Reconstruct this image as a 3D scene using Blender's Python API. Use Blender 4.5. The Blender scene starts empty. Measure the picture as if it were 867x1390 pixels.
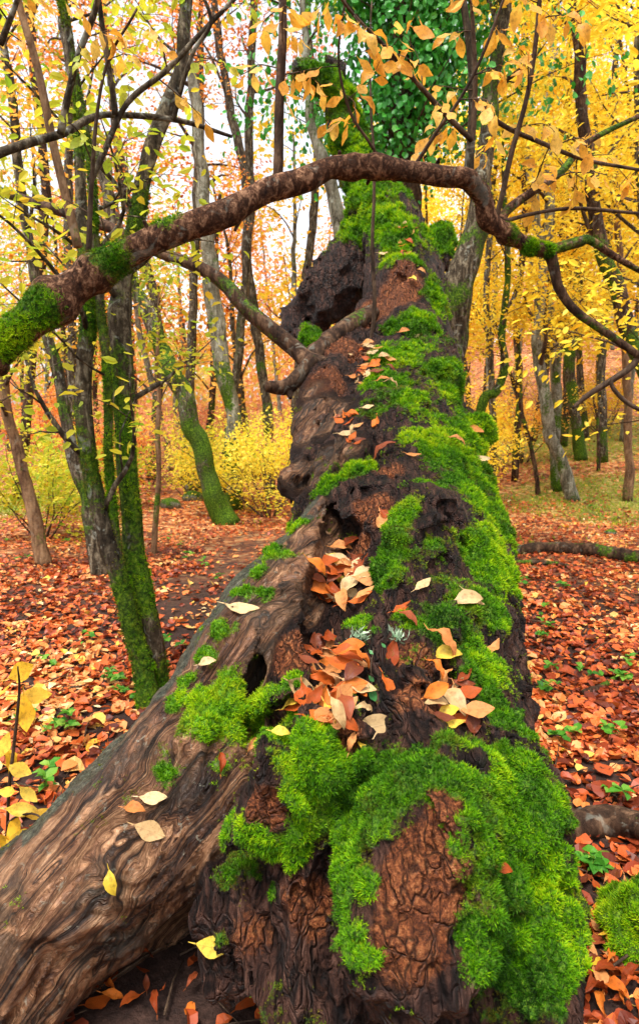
import bpy, math, random
import numpy as np
from mathutils import Vector
from mathutils.bvhtree import BVHTree

# ------------------------------------------------------------------ camera, sky, sun, exposure
scene = bpy.context.scene
col = scene.collection
FPX, CX, CY, PITCH = 850.0, 433.5, 695.0, math.radians(7.0)
CAM = np.array([0.0, 0.0, 1.6])
cam_data = bpy.data.cameras.new('camera')
cam_data.sensor_fit = 'HORIZONTAL'
cam_data.sensor_width = 36.0
cam_data.lens = 36.0 * FPX / 867.0
cam_data.clip_start = 0.05
cam_data.clip_end = 600.0
cam_data.dof.use_dof = True
cam_data.dof.focus_distance = 2.0
cam_data.dof.aperture_fstop = 8.0
cam = bpy.data.objects.new('camera', cam_data)
cam.location = CAM
cam.rotation_euler = (math.radians(90) - PITCH, 0, 0)
col.objects.link(cam)
scene.camera = cam

SUN_EL, SUN_AZ = math.radians(70), math.radians(-150)
world = bpy.data.worlds.new('World')
scene.world = world
world.use_nodes = True
wn = world.node_tree
wn.nodes.clear()
w_out = wn.nodes.new('ShaderNodeOutputWorld')
w_bg = wn.nodes.new('ShaderNodeBackground')
w_sky = wn.nodes.new('ShaderNodeTexSky')
w_sky.sky_type = 'NISHITA'
w_sky.sun_disc = False
w_sky.sun_elevation = SUN_EL
w_sky.sun_rotation = SUN_AZ
w_sky.air_density = 1.0
w_sky.dust_density = 4.0
w_sky.ozone_density = 1.0
w_hs = wn.nodes.new('ShaderNodeHueSaturation')      # an overcast sky: the blue is veiled by cloud
w_hs.inputs['Saturation'].default_value = 0.22
w_bg.inputs['Strength'].default_value = 0.15
wn.links.new(w_sky.outputs[0], w_hs.inputs['Color'])
wn.links.new(w_hs.outputs[0], w_bg.inputs['Color'])
wn.links.new(w_bg.outputs[0], w_out.inputs['Surface'])

sun_data = bpy.data.lights.new('sun', 'SUN')
sun_data.energy = 1.4
sun_data.angle = math.radians(14)
sun_data.color = (1.0, 0.95, 0.87)
sun = bpy.data.objects.new('sun', sun_data)
sdir = Vector((math.sin(SUN_AZ) * math.cos(SUN_EL), math.cos(SUN_AZ) * math.cos(SUN_EL), math.sin(SUN_EL)))
sun.rotation_euler = sdir.to_track_quat('Z', 'Y').to_euler()
sun.location = (0, 0, 30)
col.objects.link(sun)
scene.view_settings.view_transform = 'Standard'
scene.view_settings.look = 'None'
scene.view_settings.gamma = 1.0
scene.cycles.max_bounces = 6
scene.cycles.diffuse_bounces = 3
scene.cycles.glossy_bounces = 2
scene.cycles.transmission_bounces = 3
scene.view_settings.exposure = 1.5

rng = np.random.default_rng(7)
random.seed(7)

# ------------------------------------------------------------------ helpers
def ray(px, row):
    a = (px - CX) / FPX
    v = (row - CY) / FPX
    return np.array([a, math.cos(PITCH) - v * math.sin(PITCH), -math.sin(PITCH) - v * math.cos(PITCH)])

def P(px, row, y):
    """point seen at a photo pixel, y metres ahead"""
    d = ray(px, row)
    return CAM + d * (y / d[1])

def sstep(a, b, x):
    t = np.clip((x - a) / (b - a), 0, 1)
    return t * t * (3 - 2 * t)

def _hash(ix, iy, iz, seed):
    h = (ix.astype(np.uint32) * np.uint32(374761393) + iy.astype(np.uint32) * np.uint32(668265263)
         + iz.astype(np.uint32) * np.uint32(2147483647) + np.uint32(seed * 974711 + 12345))
    h = (h ^ (h >> np.uint32(13))) * np.uint32(1274126177)
    h = h ^ (h >> np.uint32(16))
    return h.astype(np.float32) * np.float32(2.0 / 4294967295.0) - np.float32(1.0)

def vnoise(p, seed=0):
    """value noise, about -1..1; p (N,3)"""
    p = np.asarray(p, dtype=np.float32)
    f = np.floor(p)
    i = f.astype(np.int64)
    t = p - f
    t = t * t * (3 - 2 * t)
    x, y, z = i[:, 0], i[:, 1], i[:, 2]
    tx, ty, tz = t[:, 0], t[:, 1], t[:, 2]
    def c(a, b, d):
        return _hash((x + a) & 0xffffffff, (y + b) & 0xffffffff, (z + d) & 0xffffffff, seed)
    x00 = c(0, 0, 0) * (1 - tx) + c(1, 0, 0) * tx
    x10 = c(0, 1, 0) * (1 - tx) + c(1, 1, 0) * tx
    x01 = c(0, 0, 1) * (1 - tx) + c(1, 0, 1) * tx
    x11 = c(0, 1, 1) * (1 - tx) + c(1, 1, 1) * tx
    y0 = x00 * (1 - ty) + x10 * ty
    y1 = x01 * (1 - ty) + x11 * ty
    return y0 * (1 - tz) + y1 * tz

def fbm(p, octs=3, seed=0):
    s = 0; a = 1.0; n = 0
    p = np.asarray(p, dtype=np.float32)
    for k in range(octs):
        s = s + a * vnoise(p * (2.03 ** k), seed + k * 17)
        n += a; a *= 0.5
    return s / n

def norm(v):
    v = np.asarray(v, dtype=float)
    return v / (np.linalg.norm(v, axis=-1, keepdims=True) + 1e-9)

def mesh_np(name, verts, loops, counts, attrs=None, smooth=True):
    """a mesh from numpy arrays; loops flat vertex indices, counts = verts per face (int or array)"""
    me = bpy.data.meshes.new(name)
    verts = np.asarray(verts, dtype=np.float32)
    loops = np.asarray(loops, dtype=np.int32).ravel()
    if np.isscalar(counts):
        counts = np.full(len(loops) // counts, counts, dtype=np.int32)
    counts = np.asarray(counts, dtype=np.int32)
    me.vertices.add(len(verts)); me.vertices.foreach_set('co', verts.ravel())
    me.loops.add(len(loops)); me.loops.foreach_set('vertex_index', loops)
    me.polygons.add(len(counts))
    starts = np.zeros(len(counts), dtype=np.int32); starts[1:] = np.cumsum(counts)[:-1]
    me.polygons.foreach_set('loop_start', starts)
    me.polygons.foreach_set('loop_total', counts)
    me.polygons.foreach_set('use_smooth', np.full(len(counts), smooth))
    for k, v in (attrs or {}).items():
        v = np.asarray(v, dtype=np.float32)
        if v.ndim == 1:
            a = me.attributes.new(k, 'FLOAT', 'POINT'); a.data.foreach_set('value', v)
        else:
            a = me.attributes.new(k, 'FLOAT_VECTOR', 'POINT'); a.data.foreach_set('vector', v.ravel())
    me.update(calc_edges=True)
    return me

def obj(name, me, m=None, parent=None, loc=None):
    o = bpy.data.objects.new(name, me)
    if m is not None and me is not None and len(me.materials) == 0:
        me.materials.append(m)
    if parent is not None:
        o.parent = parent
    if loc is not None:
        o.location = loc
    col.objects.link(o)
    return o

def tag(o, label=None, cat=None, group=None, kind=None):
    if label: o['label'] = label
    if cat: o['category'] = cat
    if group: o['group'] = group
    if kind: o['kind'] = kind
    return o

def thing(name, label, cat, loc=(0, 0, 0), group=None):
    o = bpy.data.objects.new(name, None)
    o.empty_display_size = 0.1
    o.location = loc
    col.objects.link(o)
    return tag(o, label, cat, group)

class MB:
    """collects pieces of one mesh"""
    def __init__(s):
        s.v = []; s.l = []; s.c = []; s.a = {}; s.n = 0
    def add(s, v, l, c, attrs=None):
        v = np.asarray(v, dtype=np.float32)
        l = np.asarray(l, dtype=np.int64).ravel()
        s.v.append(v); s.l.append(l + s.n)
        s.c.append(np.full(len(l) // c, c) if np.isscalar(c) else np.asarray(c))
        for k, a in (attrs or {}).items():
            s.a.setdefault(k, []).append(np.asarray(a, dtype=np.float32))
        s.n += len(v)
    def mesh(s, name, origin=(0, 0, 0), smooth=True):
        v = np.concatenate(s.v) - np.asarray(origin, dtype=np.float32)
        return mesh_np(name, v, np.concatenate(s.l), np.concatenate(s.c), {k: np.concatenate(a) for k, a in s.a.items()}, smooth)

def resample(pts, n):
    """Catmull-Rom through pts (any columns)"""
    pts = np.asarray(pts, dtype=float)
    if len(pts) == 2:
        t = np.linspace(0, 1, n)[:, None]
        return pts[0] * (1 - t) + pts[1] * t
    e = np.vstack([2 * pts[0] - pts[1], pts, 2 * pts[-1] - pts[-2]])
    m = len(pts) - 1
    u = np.linspace(0, m, n)
    i = np.minimum(u.astype(int), m - 1)
    t = (u - i)[:, None]
    p0, p1, p2, p3 = e[i], e[i + 1], e[i + 2], e[i + 3]
    return 0.5 * ((2 * p1) + (-p0 + p2) * t + (2 * p0 - 5 * p1 + 4 * p2 - p3) * t ** 2 + (-p0 + 3 * p1 - 3 * p2 + p3) * t ** 3)

def tube(pts, rad, sides=8, rough=0.0, seed=0, nscale=6.0):
    """tapered tube round a polyline; returns verts, loops, counts, along"""
    pts = np.asarray(pts, dtype=float); rad = np.asarray(rad, dtype=float)
    n = len(pts)
    T = norm(np.gradient(pts, axis=0))
    ref = np.array([0.0, 1.0, 0.0]) if abs(T[0][1]) < 0.8 else np.array([1.0, 0.0, 0.0])
    N = np.zeros_like(pts)
    N[0] = norm(np.cross(T[0], ref))
    for k in range(1, n):
        N[k] = norm(N[k - 1] - T[k] * np.dot(N[k - 1], T[k]))
    B = np.cross(T, N)
    ang = np.linspace(0, 2 * math.pi, sides, endpoint=False)
    ring = N[:, None, :] * np.cos(ang)[None, :, None] + B[:, None, :] * np.sin(ang)[None, :, None]
    r = rad[:, None] * np.ones((1, sides))
    if rough > 0:
        q = (pts[:, None, :] + ring * rad[:, None, None]).reshape(-1, 3)
        r = r * (1 + rough * fbm(q * nscale, 3, seed).reshape(n, sides))
    v = (pts[:, None, :] + ring * r[:, :, None]).reshape(-1, 3)
    i = np.arange(n - 1)[:, None] * sides
    j = np.arange(sides)[None, :]
    j2 = (j + 1) % sides
    f = np.stack([i + j, i + j2, i + sides + j2, i + sides + j], axis=-1).reshape(-1, 4)
    loops = list(f.ravel()); counts = [4] * len(f)
    loops += list(range(sides))[::-1]; counts.append(sides)
    loops += list(range((n - 1) * sides, n * sides)); counts.append(sides)
    return v, np.array(loops), np.array(counts)

def vert_normals(v, quads):
    a, b, c, d = (v[quads[:, k]] for k in range(4))
    fn = np.cross(c - a, d - b)
    n = np.zeros_like(v)
    for k in range(4):
        for ax in range(3):
            n[:, ax] += np.bincount(quads[:, k], weights=fn[:, ax], minlength=len(v))
    return norm(n)

# leaves ----------------------------------------------------------------------------------------
LEAF_HI = None
def leaf_batch(pos, axis, nrm, size, curl, tint, detail=1, width=0.5, twist=None):
    """many leaves as arrays. pos = leaf base, axis = towards tip, nrm = leaf normal"""
    n = len(pos)
    axis = norm(axis)
    side = norm(np.cross(axis, nrm))
    up = np.cross(side, axis)
    if detail == 0:
        loc = np.array([[0, 0, 0], [.45, .5, .1], [1, 0, 0], [.45, -.5, .1]])
        tri = np.array([[0, 2, 1], [0, 3, 2]])
    elif detail == 2:
        xs_ = [0, .22, .45, .7, .88, 1]; ws_ = [.29, .44, .42, .24]
        loc = np.array([[x_, 0, 0] for x_ in xs_] + [[xs_[k + 1] + .02 * (-1) ** k, w_, .26 * w_] for k, w_ in enumerate(ws_)] + [[xs_[k + 1] + .02 * (-1) ** k, -w_, .26 * w_] for k, w_ in enumerate(ws_)])
        tri = [[0, 1, 6], [4, 5, 9], [0, 10, 1], [4, 13, 5]]
        for k in range(3):
            tri += [[k + 1, k + 2, 7 + k], [k + 1, 7 + k, 6 + k], [k + 1, 11 + k, k + 2], [k + 1, 10 + k, 11 + k]]
        tri = np.array(tri)
    else:
        loc = np.array([[0, 0, 0], [.35, 0, 0], [.7, 0, 0], [1, 0, 0],
                        [.2, .36, .1], [.62, .42, .12], [.2, -.36, .1], [.62, -.42, .12]])
        tri = np.array([[0, 1, 4], [1, 2, 5], [1, 5, 4], [2, 3, 5], [0, 6, 1], [1, 6, 7], [1, 7, 2], [2, 7, 3]])
    size = np.asarray(size)[:, None]
    wv = (width * np.ones(n))[:, None] if np.isscalar(width) else np.asarray(width)[:, None]
    X = loc[None, :, 0]; Y = loc[None, :, 1]; Z = loc[None, :, 2]
    c = np.asarray(curl)[:, None]
    zz = Z * (0.6 + 1.4 * np.abs(c)) + c * (X - 0.5) ** 2 * 1.3 - c * 0.3
    if twist is not None:
        zz = zz + np.asarray(twist)[:, None] * Y * (X - .4)
    yy = Y * wv * 2 * (1 - 0.25 * np.abs(c))
    v = (pos[:, None, :] + axis[:, None, :] * (X * size)[:, :, None] + side[:, None, :] * (yy * size)[:, :, None]
         + up[:, None, :] * (zz * size)[:, :, None])
    m = loc.shape[0]
    f = (tri[None] + (np.arange(n) * m)[:, None, None]).reshape(-1, 3)
    t = np.repeat(np.asarray(tint), m)
    return v.reshape(-1, 3), f.ravel(), 3, {'tint': t, 'across': np.tile(loc[:, 1], n)}

def rand_dirs(n):
    return norm(rng.normal(size=(n, 3)))

# ------------------------------------------------------------------ materials
def new_mat(name):
    m = bpy.data.materials.new(name)
    m.use_nodes = True
    nt = m.node_tree
    nt.nodes.clear()
    return m, nt, nt.nodes.new('ShaderNodeOutputMaterial')

class NT:
    """small node-graph helper"""
    def __init__(s, nt): s.nt = nt
    def n(s, t, **kw):
        x = s.nt.nodes.new(t)
        for k, v in kw.items():
            if hasattr(x, k): setattr(x, k, v)
        return x
    def l(s, a, b): s.nt.links.new(a, b)
    def attr(s, name, out='Fac'):
        a = s.n('ShaderNodeAttribute'); a.attribute_name = name
        return a.outputs[out]
    def noise(s, vec=None, scale=5, detail=4, rough=.55, dist=0):
        t = s.n('ShaderNodeTexNoise'); t.inputs['Scale'].default_value = scale
        t.inputs['Detail'].default_value = detail; t.inputs['Roughness'].default_value = rough
        t.inputs['Distortion'].default_value = dist
        if vec is not None: s.l(vec, t.inputs['Vector'])
        return t.outputs['Fac']
    def ramp(s, fac, stops, interp='LINEAR'):
        r = s.n('ShaderNodeValToRGB'); r.color_ramp.interpolation = interp
        e = r.color_ramp.elements
        while len(e) > 1: e.remove(e[-1])
        e[0].position = stops[0][0]; e[0].color = (*stops[0][1], 1)
        for p, c in stops[1:]:
            k = e.new(p); k.color = (*c, 1)
        s.l(fac, r.inputs['Fac'])
        return r.outputs['Color']
    def mix(s, fac, a, b, mode='MIX'):
        m = s.n('ShaderNodeMix'); m.data_type = 'RGBA'; m.blend_type = mode
        for val, idx in ((fac, 0), (a, 6), (b, 7)):
            if isinstance(val, (int, float)): m.inputs[idx].default_value = val
            elif isinstance(val, tuple): m.inputs[idx].default_value = (*val, 1)
            else: s.l(val, m.inputs[idx])
        return m.outputs[2]
    def math(s, op, a, b=None, c=None, clamp=False):
        m = s.n('ShaderNodeMath'); m.operation = op; m.use_clamp = clamp
        for k, val in enumerate((a, b, c)):
            if val is None: continue
            if isinstance(val, (int, float)): m.inputs[k].default_value = val
            else: s.l(val, m.inputs[k])
        return m.outputs[0]
    def maprange(s, v, a, b, c=0, d=1):
        m = s.n('ShaderNodeMapRange'); m.interpolation_type = 'SMOOTHSTEP'
        s.l(v, m.inputs[0])
        for k, x in zip((1, 2, 3, 4), (a, b, c, d)): m.inputs[k].default_value = x
        return m.outputs[0]
    def bump(s, h, strength=.5, dist=.01, nrm=None):
        b = s.n('ShaderNodeBump'); b.inputs['Strength'].default_value = strength; b.inputs['Distance'].default_value = dist
        s.l(h, b.inputs['Height'])
        if nrm is not None: s.l(nrm, b.inputs['Normal'])
        return b.outputs[0]
    def cracks(s, vec, scale, warp=.05, wscale=8, lo=.0, hi=.06):
        # 1 in the crack, 0 on the plate
        nz = s.n('ShaderNodeTexNoise'); nz.inputs['Scale'].default_value = wscale; nz.inputs['Detail'].default_value = 2
        s.l(vec, nz.inputs['Vector'])
        a = s.n('ShaderNodeVectorMath'); a.operation = 'MULTIPLY_ADD'
        s.l(nz.outputs['Color'], a.inputs[0]); a.inputs[1].default_value = (warp,) * 3; s.l(vec, a.inputs[2])
        v = s.n('ShaderNodeTexVoronoi'); v.feature = 'DISTANCE_TO_EDGE'; v.inputs['Scale'].default_value = scale
        s.l(a.outputs[0], v.inputs['Vector'])
        return s.maprange(v.outputs['Distance'], lo, hi, 1, 0)
    def pos(s):
        return s.n('ShaderNodeNewGeometry').outputs['Position']
    def coords(s):
        return s.n('ShaderNodeTexCoord').outputs['Object']
    def scale(s, vec, sc):
        m = s.n('ShaderNodeMapping'); m.inputs['Scale'].default_value = sc
        s.l(vec, m.inputs['Vector'])
        return m.outputs[0]
    def principled(s, color, rough=.7, nrm=None, spec=.3):
        p = s.n('ShaderNodeBsdfPrincipled')
        if isinstance(color, tuple): p.inputs['Base Color'].default_value = (*color, 1)
        else: s.l(color, p.inputs['Base Color'])
        if isinstance(rough, (int, float)): p.inputs['Roughness'].default_value = rough
        else: s.l(rough, p.inputs['Roughness'])
        p.inputs['Specular IOR Level'].default_value = spec
        if nrm is not None: s.l(nrm, p.inputs['Normal'])
        return p.outputs[0]

def leaf_mat(name, stops, transl=.45, rough=.5, spec=.25, vein=False, objrand=False, mottled=0.25, dry=None):
    """leaf: colour by the leaf's own tint, thin and light-passing"""
    m, nt, out = new_mat(name)
    g = NT(nt)
    if objrand:
        t = g.n('ShaderNodeObjectInfo').outputs['Random']
    else:
        t = g.attr('tint')
    c = g.ramp(t, stops)
    if mottled:
        nz = g.noise(g.coords(), 5.5 if objrand else 38, 5 if objrand else 2, .7)
        c = g.mix(g.math('MULTIPLY', g.maprange(nz, .45, .75), mottled), c, (.16, .05, .012))
    if dry:
        c = g.mix(g.attr('dry'), c, dry)
    nrm = None
    if vein:
        ac = g.attr('across'); al = g.attr('along')
        rib = g.maprange(g.math('ABSOLUTE', ac), .0, .05, 1, 0)
        k = g.math('SUBTRACT', al, g.math('MULTIPLY', g.math('ABSOLUTE', ac), .55))
        side = g.maprange(g.math('ABSOLUTE', g.math('SINE', g.math('MULTIPLY', k, 27))), 0, .3, 1, 0)
        h = g.math('MAXIMUM', rib, g.math('MULTIPLY', side, .6))
        c = g.mix(g.math('MULTIPLY', h, .18), c, (.36, .17, .05))
        nrm = g.bump(h, .5, .002)
    p = g.principled(c, rough, nrm, spec)
    tr = g.n('ShaderNodeBsdfTranslucent')
    g.l(c, tr.inputs['Color'])
    mx = g.n('ShaderNodeMixShader'); mx.inputs[0].default_value = transl
    g.l(p, mx.inputs[1]); g.l(tr.outputs[0], mx.inputs[2])
    g.l(mx.outputs[0], out.inputs['Surface'])
    return m

M = {}
M['litter'] = leaf_mat('litter_leaf', [(0, (.11, .018, .007)), (.2, (.30, .046, .012)), (.42, (.58, .115, .022)), (.6, (.70, .22, .050)),
                                       (.76, (.74, .40, .15)), (.9, (.78, .46, .04)), (1, (.80, .62, .32))], .18, .45, .3, mottled=.15)
M['yellow'] = leaf_mat('yellow_leaf', [(0, (.82, .40, .02)), (.25, (.88, .58, .03)), (.6, (.92, .71, .05)), (.85, (.88, .74, .10)), (1, (.66, .66, .06))], .5, mottled=0)
M['gold'] = leaf_mat('golden_leaf', [(0, (.74, .26, .03)), (.35, (.88, .46, .05)), (.75, (.90, .60, .13)), (1, (.86, .64, .10))], .5, mottled=0)
M['lime'] = leaf_mat('lime_leaf', [(0, (.70, .44, .03)), (.3, (.66, .58, .04)), (.65, (.42, .50, .035)), (1, (.22, .38, .02))], .5, mottled=0)
M['orange'] = leaf_mat('orange_leaf', [(0, (.40, .09, .02)), (.3, (.70, .20, .03)), (.65, (.84, .34, .06)), (.9, (.85, .50, .09)), (1, (.55, .50, .08))], .5, mottled=0)
M['rose'] = leaf_mat('rose_leaf', [(0, (.42, .10, .05)), (.4, (.74, .27, .12)), (.8, (.82, .42, .18)), (1, (.80, .55, .15))], .5, mottled=0)
M['far_wood'] = leaf_mat('far_wood_leaf', [(0, (.30, .36, .10)), (.25, (.62, .50, .10)), (.5, (.74, .40, .10)), (.75, (.72, .30, .14)), (1, (.62, .24, .12))], .5, mottled=0)
M['ivy'] = leaf_mat('ivy_leaf', [(0, (.014, .13, .010)), (.5, (.050, .33, .03)), (.85, (.11, .46, .06)), (1, (.22, .58, .10))], .3, .3, .5, mottled=0)
M['herb'] = leaf_mat('herb_leaf', [(0, (.03, .15, .012)), (.5, (.08, .28, .02)), (1, (.26, .44, .05))], .4, mottled=0)
M['grass'] = leaf_mat('grass_blade', [(0, (.12, .24, .012)), (.5, (.30, .46, .025)), (1, (.58, .58, .06))], .4, mottled=0)
M['moss'] = leaf_mat('moss_sprig', [(0, (.009, .035, .001)), (.25, (.038, .14, .002)), (.5, (.13, .33, .002)), (.75, (.34, .51, .003)), (1, (.58, .58, .015))], .35, .6, .15, mottled=0, dry=(.20, .13, .018))
M['pale_leaf'] = leaf_mat('pale_leaf', [(0, (.46, .29, .12)), (1, (.66, .46, .23))], .25, .45, .3, True, True, .6)
M['tan_leaf'] = leaf_mat('tan_leaf', [(0, (.46, .16, .04)), (1, (.60, .28, .10))], .2, .5, .15, True, True, .6)
M['russet_leaf'] = leaf_mat('russet_leaf', [(0, (.20, .030, .006)), (.5, (.46, .085, .012)), (1, (.62, .17, .02))], .2, .5, .15, True, True, .6)
M['brown_leaf'] = leaf_mat('brown_leaf', [(0, (.09, .018, .008)), (1, (.24, .05, .016))], .12, .45, .2, True, True, .6)
M['yellow_big'] = leaf_mat('bright_yellow_leaf', [(0, (.80, .44, .02)), (1, (.84, .62, .08))], .4, .45, .3, True, True, .6)
M['gold_big'] = leaf_mat('hanging_golden_leaf', [(0, (.78, .34, .03)), (.5, (.86, .46, .05)), (1, (.86, .58, .12))], .5, .45, .3, True, True, .6)
M['lime_big'] = leaf_mat('hanging_lime_leaf', [(0, (.34, .46, .03)), (.6, (.58, .58, .05)), (1, (.80, .56, .05))], .5, .45, .3, True, True, .6)
M['green_big'] = leaf_mat('green_ivy_leaf', [(0, (.02, .14, .03)), (1, (.05, .24, .05))], .2, .35, .4, True, True, 0)
M['lichen'] = leaf_mat('pale_lichen', [(0, (.28, .42, .26)), (1, (.50, .60, .42))], .2, .8, .1, mottled=0)

def bark_mat(name, cols, moss=True, nscale=14, stretch=.25, lichen=.5, bstr=.8):
    m, nt, out = new_mat(name)
    g = NT(nt)
    co = g.coords()
    st = g.scale(co, (1, 1, stretch))
    n1 = g.noise(st, nscale, 6, .65, .6)
    n2 = g.noise(co, 3.2, 4, .6)
    c = g.ramp(g.math('ADD', g.math('MULTIPLY', n1, .7), g.math('MULTIPLY', g.noise(co, nscale * 2.2, 5, .7), .3)), [(.37, cols[0]), (.5, cols[1]), (.62, cols[2])])
    if lichen:
        li = g.maprange(g.noise(co, 9, 3, .6, 1.0), .58, .68)
        c = g.mix(g.math('MULTIPLY', li, lichen), c, (.42, .44, .36))
    h = g.math('ADD', n1, g.math('MULTIPLY', g.noise(st, nscale * 3.5, 4), .4))
    if moss:
        mo = g.attr('moss')
        mk = g.maprange(g.math('ADD', mo, g.math('MULTIPLY', g.math('SUBTRACT', g.noise(co, 22, 4, .7), .5), .9)), .42, .62)
        mc = g.ramp(g.noise(co, 40, 5, .75), [(.36, (.008, .022, .002)), (.5, (.042, .095, .005)), (.64, (.15, .24, .012))])
        c = g.mix(mk, c, mc)
    c = g.mix(g.maprange(n2, .4, .7, 0, .35), c, (.02, .016, .012))
    p = g.principled(c, .8, g.bump(h, bstr, .03), .12)
    g.l(p, out.inputs['Surface'])
    return m
M['bark_grey'] = bark_mat('grey_bark', [(.010, .007, .004), (.058, .042, .025), (.24, .195, .13)], nscale=20)
M['bark_brown'] = bark_mat('brown_bark', [(.010, .005, .003), (.045, .022, .012), (.15, .083, .046)], lichen=.2)
M['bark_tan'] = bark_mat('tan_bark', [(.06, .03, .016), (.20, .11, .055), (.34, .21, .11)], lichen=.15)
M['bark_pale'] = bark_mat('pale_lichened_bark', [(.04, .034, .022), (.17, .155, .105), (.36, .345, .265)], lichen=.6)
M['bark_arch'] = bark_mat('arching_bark', [(.012, .005, .003), (.075, .030, .014), (.34, .18, .10)], lichen=.25, nscale=34, stretch=.6)
M['twig'] = bark_mat('twig_bark', [(.02, .012, .008), (.07, .042, .026), (.14, .09, .055)], moss=False, lichen=0)

def old_trunk_mat():
    m, nt, out = new_mat('old_trunk_bark')
    g = NT(nt)
    co = g.coords()
    gr = g.attr('grain', 'Vector')
    moss = g.attr('moss'); rot = g.attr('rot'); wood = g.attr('wood')
    # dark furrowed bark
    nb = g.noise(gr, 30, 5, .72, .6)
    nf = g.noise(co, 70, 5, .7)
    nl = g.noise(co, 6, 4, .6)
    nb2 = g.noise(gr, 11, 4, .6, .8)
    bark = g.ramp(g.math('ADD', g.math('MULTIPLY', nb, .55), g.math('ADD', g.math('MULTIPLY', nl, .15), g.math('MULTIPLY', nb2, .3))),
                  [(.38, (.006, .003, .002)), (.47, (.026, .011, .008)), (.55, (.075, .032, .021)), (.66, (.20, .10, .068))])
    cb = g.cracks(gr, 17, .09, 7, .0, .13)
    bark = g.mix(g.math('MULTIPLY', cb, .9), bark, (.004, .002, .0015))
    # red crumbling rot, broken into small blocks
    nr = g.noise(co, 110, 4, .8, .3)
    nrl = g.noise(co, 13, 5, .7, .8)
    cr = g.cracks(g.scale(gr, (1, 1.7, 1)), 34, .07, 18, .0, .15)
    rotc = g.ramp(g.math('ADD', g.math('MULTIPLY', nr, .6), g.math('MULTIPLY', nrl, .4)), [(.36, (.020, .007, .004)), (.45, (.10, .028, .011)), (.53, (.27, .080, .026)), (.60, (.42, .16, .058)), (.68, (.60, .32, .15))])
    rotc = g.mix(g.math('MULTIPLY', g.math('MULTIPLY', cr, .9), g.maprange(nrl, .35, .6)), rotc, (.012, .004, .002))
    # bare weathered wood with winding grain
    w1 = g.noise(g.scale(gr, (.42, 1.1, .42)), 3.2, 3, .5, .5)
    w2 = g.noise(gr, 1.7, 2, .5)
    sep = g.n('ShaderNodeSeparateXYZ'); g.l(gr, sep.inputs[0])
    acr = g.math('ADD', sep.outputs[0], g.math('ADD', g.math('MULTIPLY', w1, 1.2), g.math('MULTIPLY', w2, .8)))
    cmb = g.n('ShaderNodeCombineXYZ'); g.l(acr, cmb.inputs[0]); g.l(g.math('MULTIPLY', sep.outputs[1], .25), cmb.inputs[1]); g.l(g.math('MULTIPLY', sep.outputs[2], .12), cmb.inputs[2])
    lines = g.noise(cmb.outputs[0], 12, 5, .75, .1)
    patch = g.noise(co, 5.5, 4, .6, .8)
    woodc = g.ramp(g.math('ADD', g.math('MULTIPLY', lines, .62), g.math('ADD', g.math('MULTIPLY', patch, .23), g.math('MULTIPLY', nf, .15))),
                   [(.36, (.008, .004, .003)), (.44, (.050, .021, .011)), (.51, (.14, .062, .029)), (.58, (.29, .15, .075)), (.66, (.46, .28, .16))])
    cw = g.cracks(g.scale(cmb.outputs[0], (1, .55, .5)), 3.4, .10, 5, .0, .05)
    woodc = g.mix(g.math('MULTIPLY', cw, .9), woodc, (.006, .003, .002))
    lic = g.maprange(g.noise(co, 26, 5, .75, .4), .60, .66)
    woodc = g.mix(g.math('MULTIPLY', lic, .45), woodc, (.30, .29, .22))
    stain = g.maprange(g.noise(g.scale(gr, (.5, 1.5, .5)), 3.0, 6, .66, .6), .48, .60)
    woodc = g.mix(g.math('MULTIPLY', stain, .6), woodc, (.026, .022, .016))
    alg = g.maprange(g.math('ADD', g.attr('algae'), g.math('MULTIPLY', g.math('SUBTRACT', g.noise(gr, 5, 5, .7, .5), .5), .9)), .42, .62)
    algc = g.ramp(g.noise(co, 90, 5, .75), [(.36, (.008, .010, .007)), (.5, (.035, .042, .026)), (.63, (.10, .105, .07))])
    woodc = g.mix(g.math('MULTIPLY', alg, .9), woodc, algc)
    edge = g.math('MULTIPLY', g.math('SUBTRACT', nf, .5), .5)
    def mask(a): return g.maprange(g.math('ADD', a, edge), .35, .62)
    c = g.mix(mask(rot), bark, rotc)
    c = g.mix(mask(wood), c, woodc)
    mossc = g.ramp(g.noise(co, 120, 3, .7), [(.3, (.02, .07, .003)), (.5, (.07, .19, .006)), (.72, (.20, .33, .012))])
    mk = g.maprange(g.math('ADD', moss, g.math('MULTIPLY', edge, 1.2)), .38, .6)
    c = g.mix(mk, c, mossc)
    hh = g.math('ADD', g.math('ADD', g.math('ADD', g.math('SUBTRACT', g.math('MULTIPLY', nb, .8), g.math('MULTIPLY', cr, .5)), nb2), g.math('MULTIPLY', nr, .5)), g.math('MULTIPLY', nrl, .6))
    hw = g.math('MULTIPLY', lines, 1.1)
    hm = g.n('ShaderNodeMix'); hm.data_type = 'FLOAT'
    g.l(mask(wood), hm.inputs[0]); g.l(hh, hm.inputs[2]); g.l(hw, hm.inputs[3])
    nrm = g.bump(hm.outputs[0], 1.0, .045)
    ro = g.math('ADD', .5, g.math('MULTIPLY', mk, .4))
    g.l(g.principled(c, ro, nrm, .22), out.inputs['Surface'])
    return m
M['old_trunk'] = old_trunk_mat()

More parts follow.
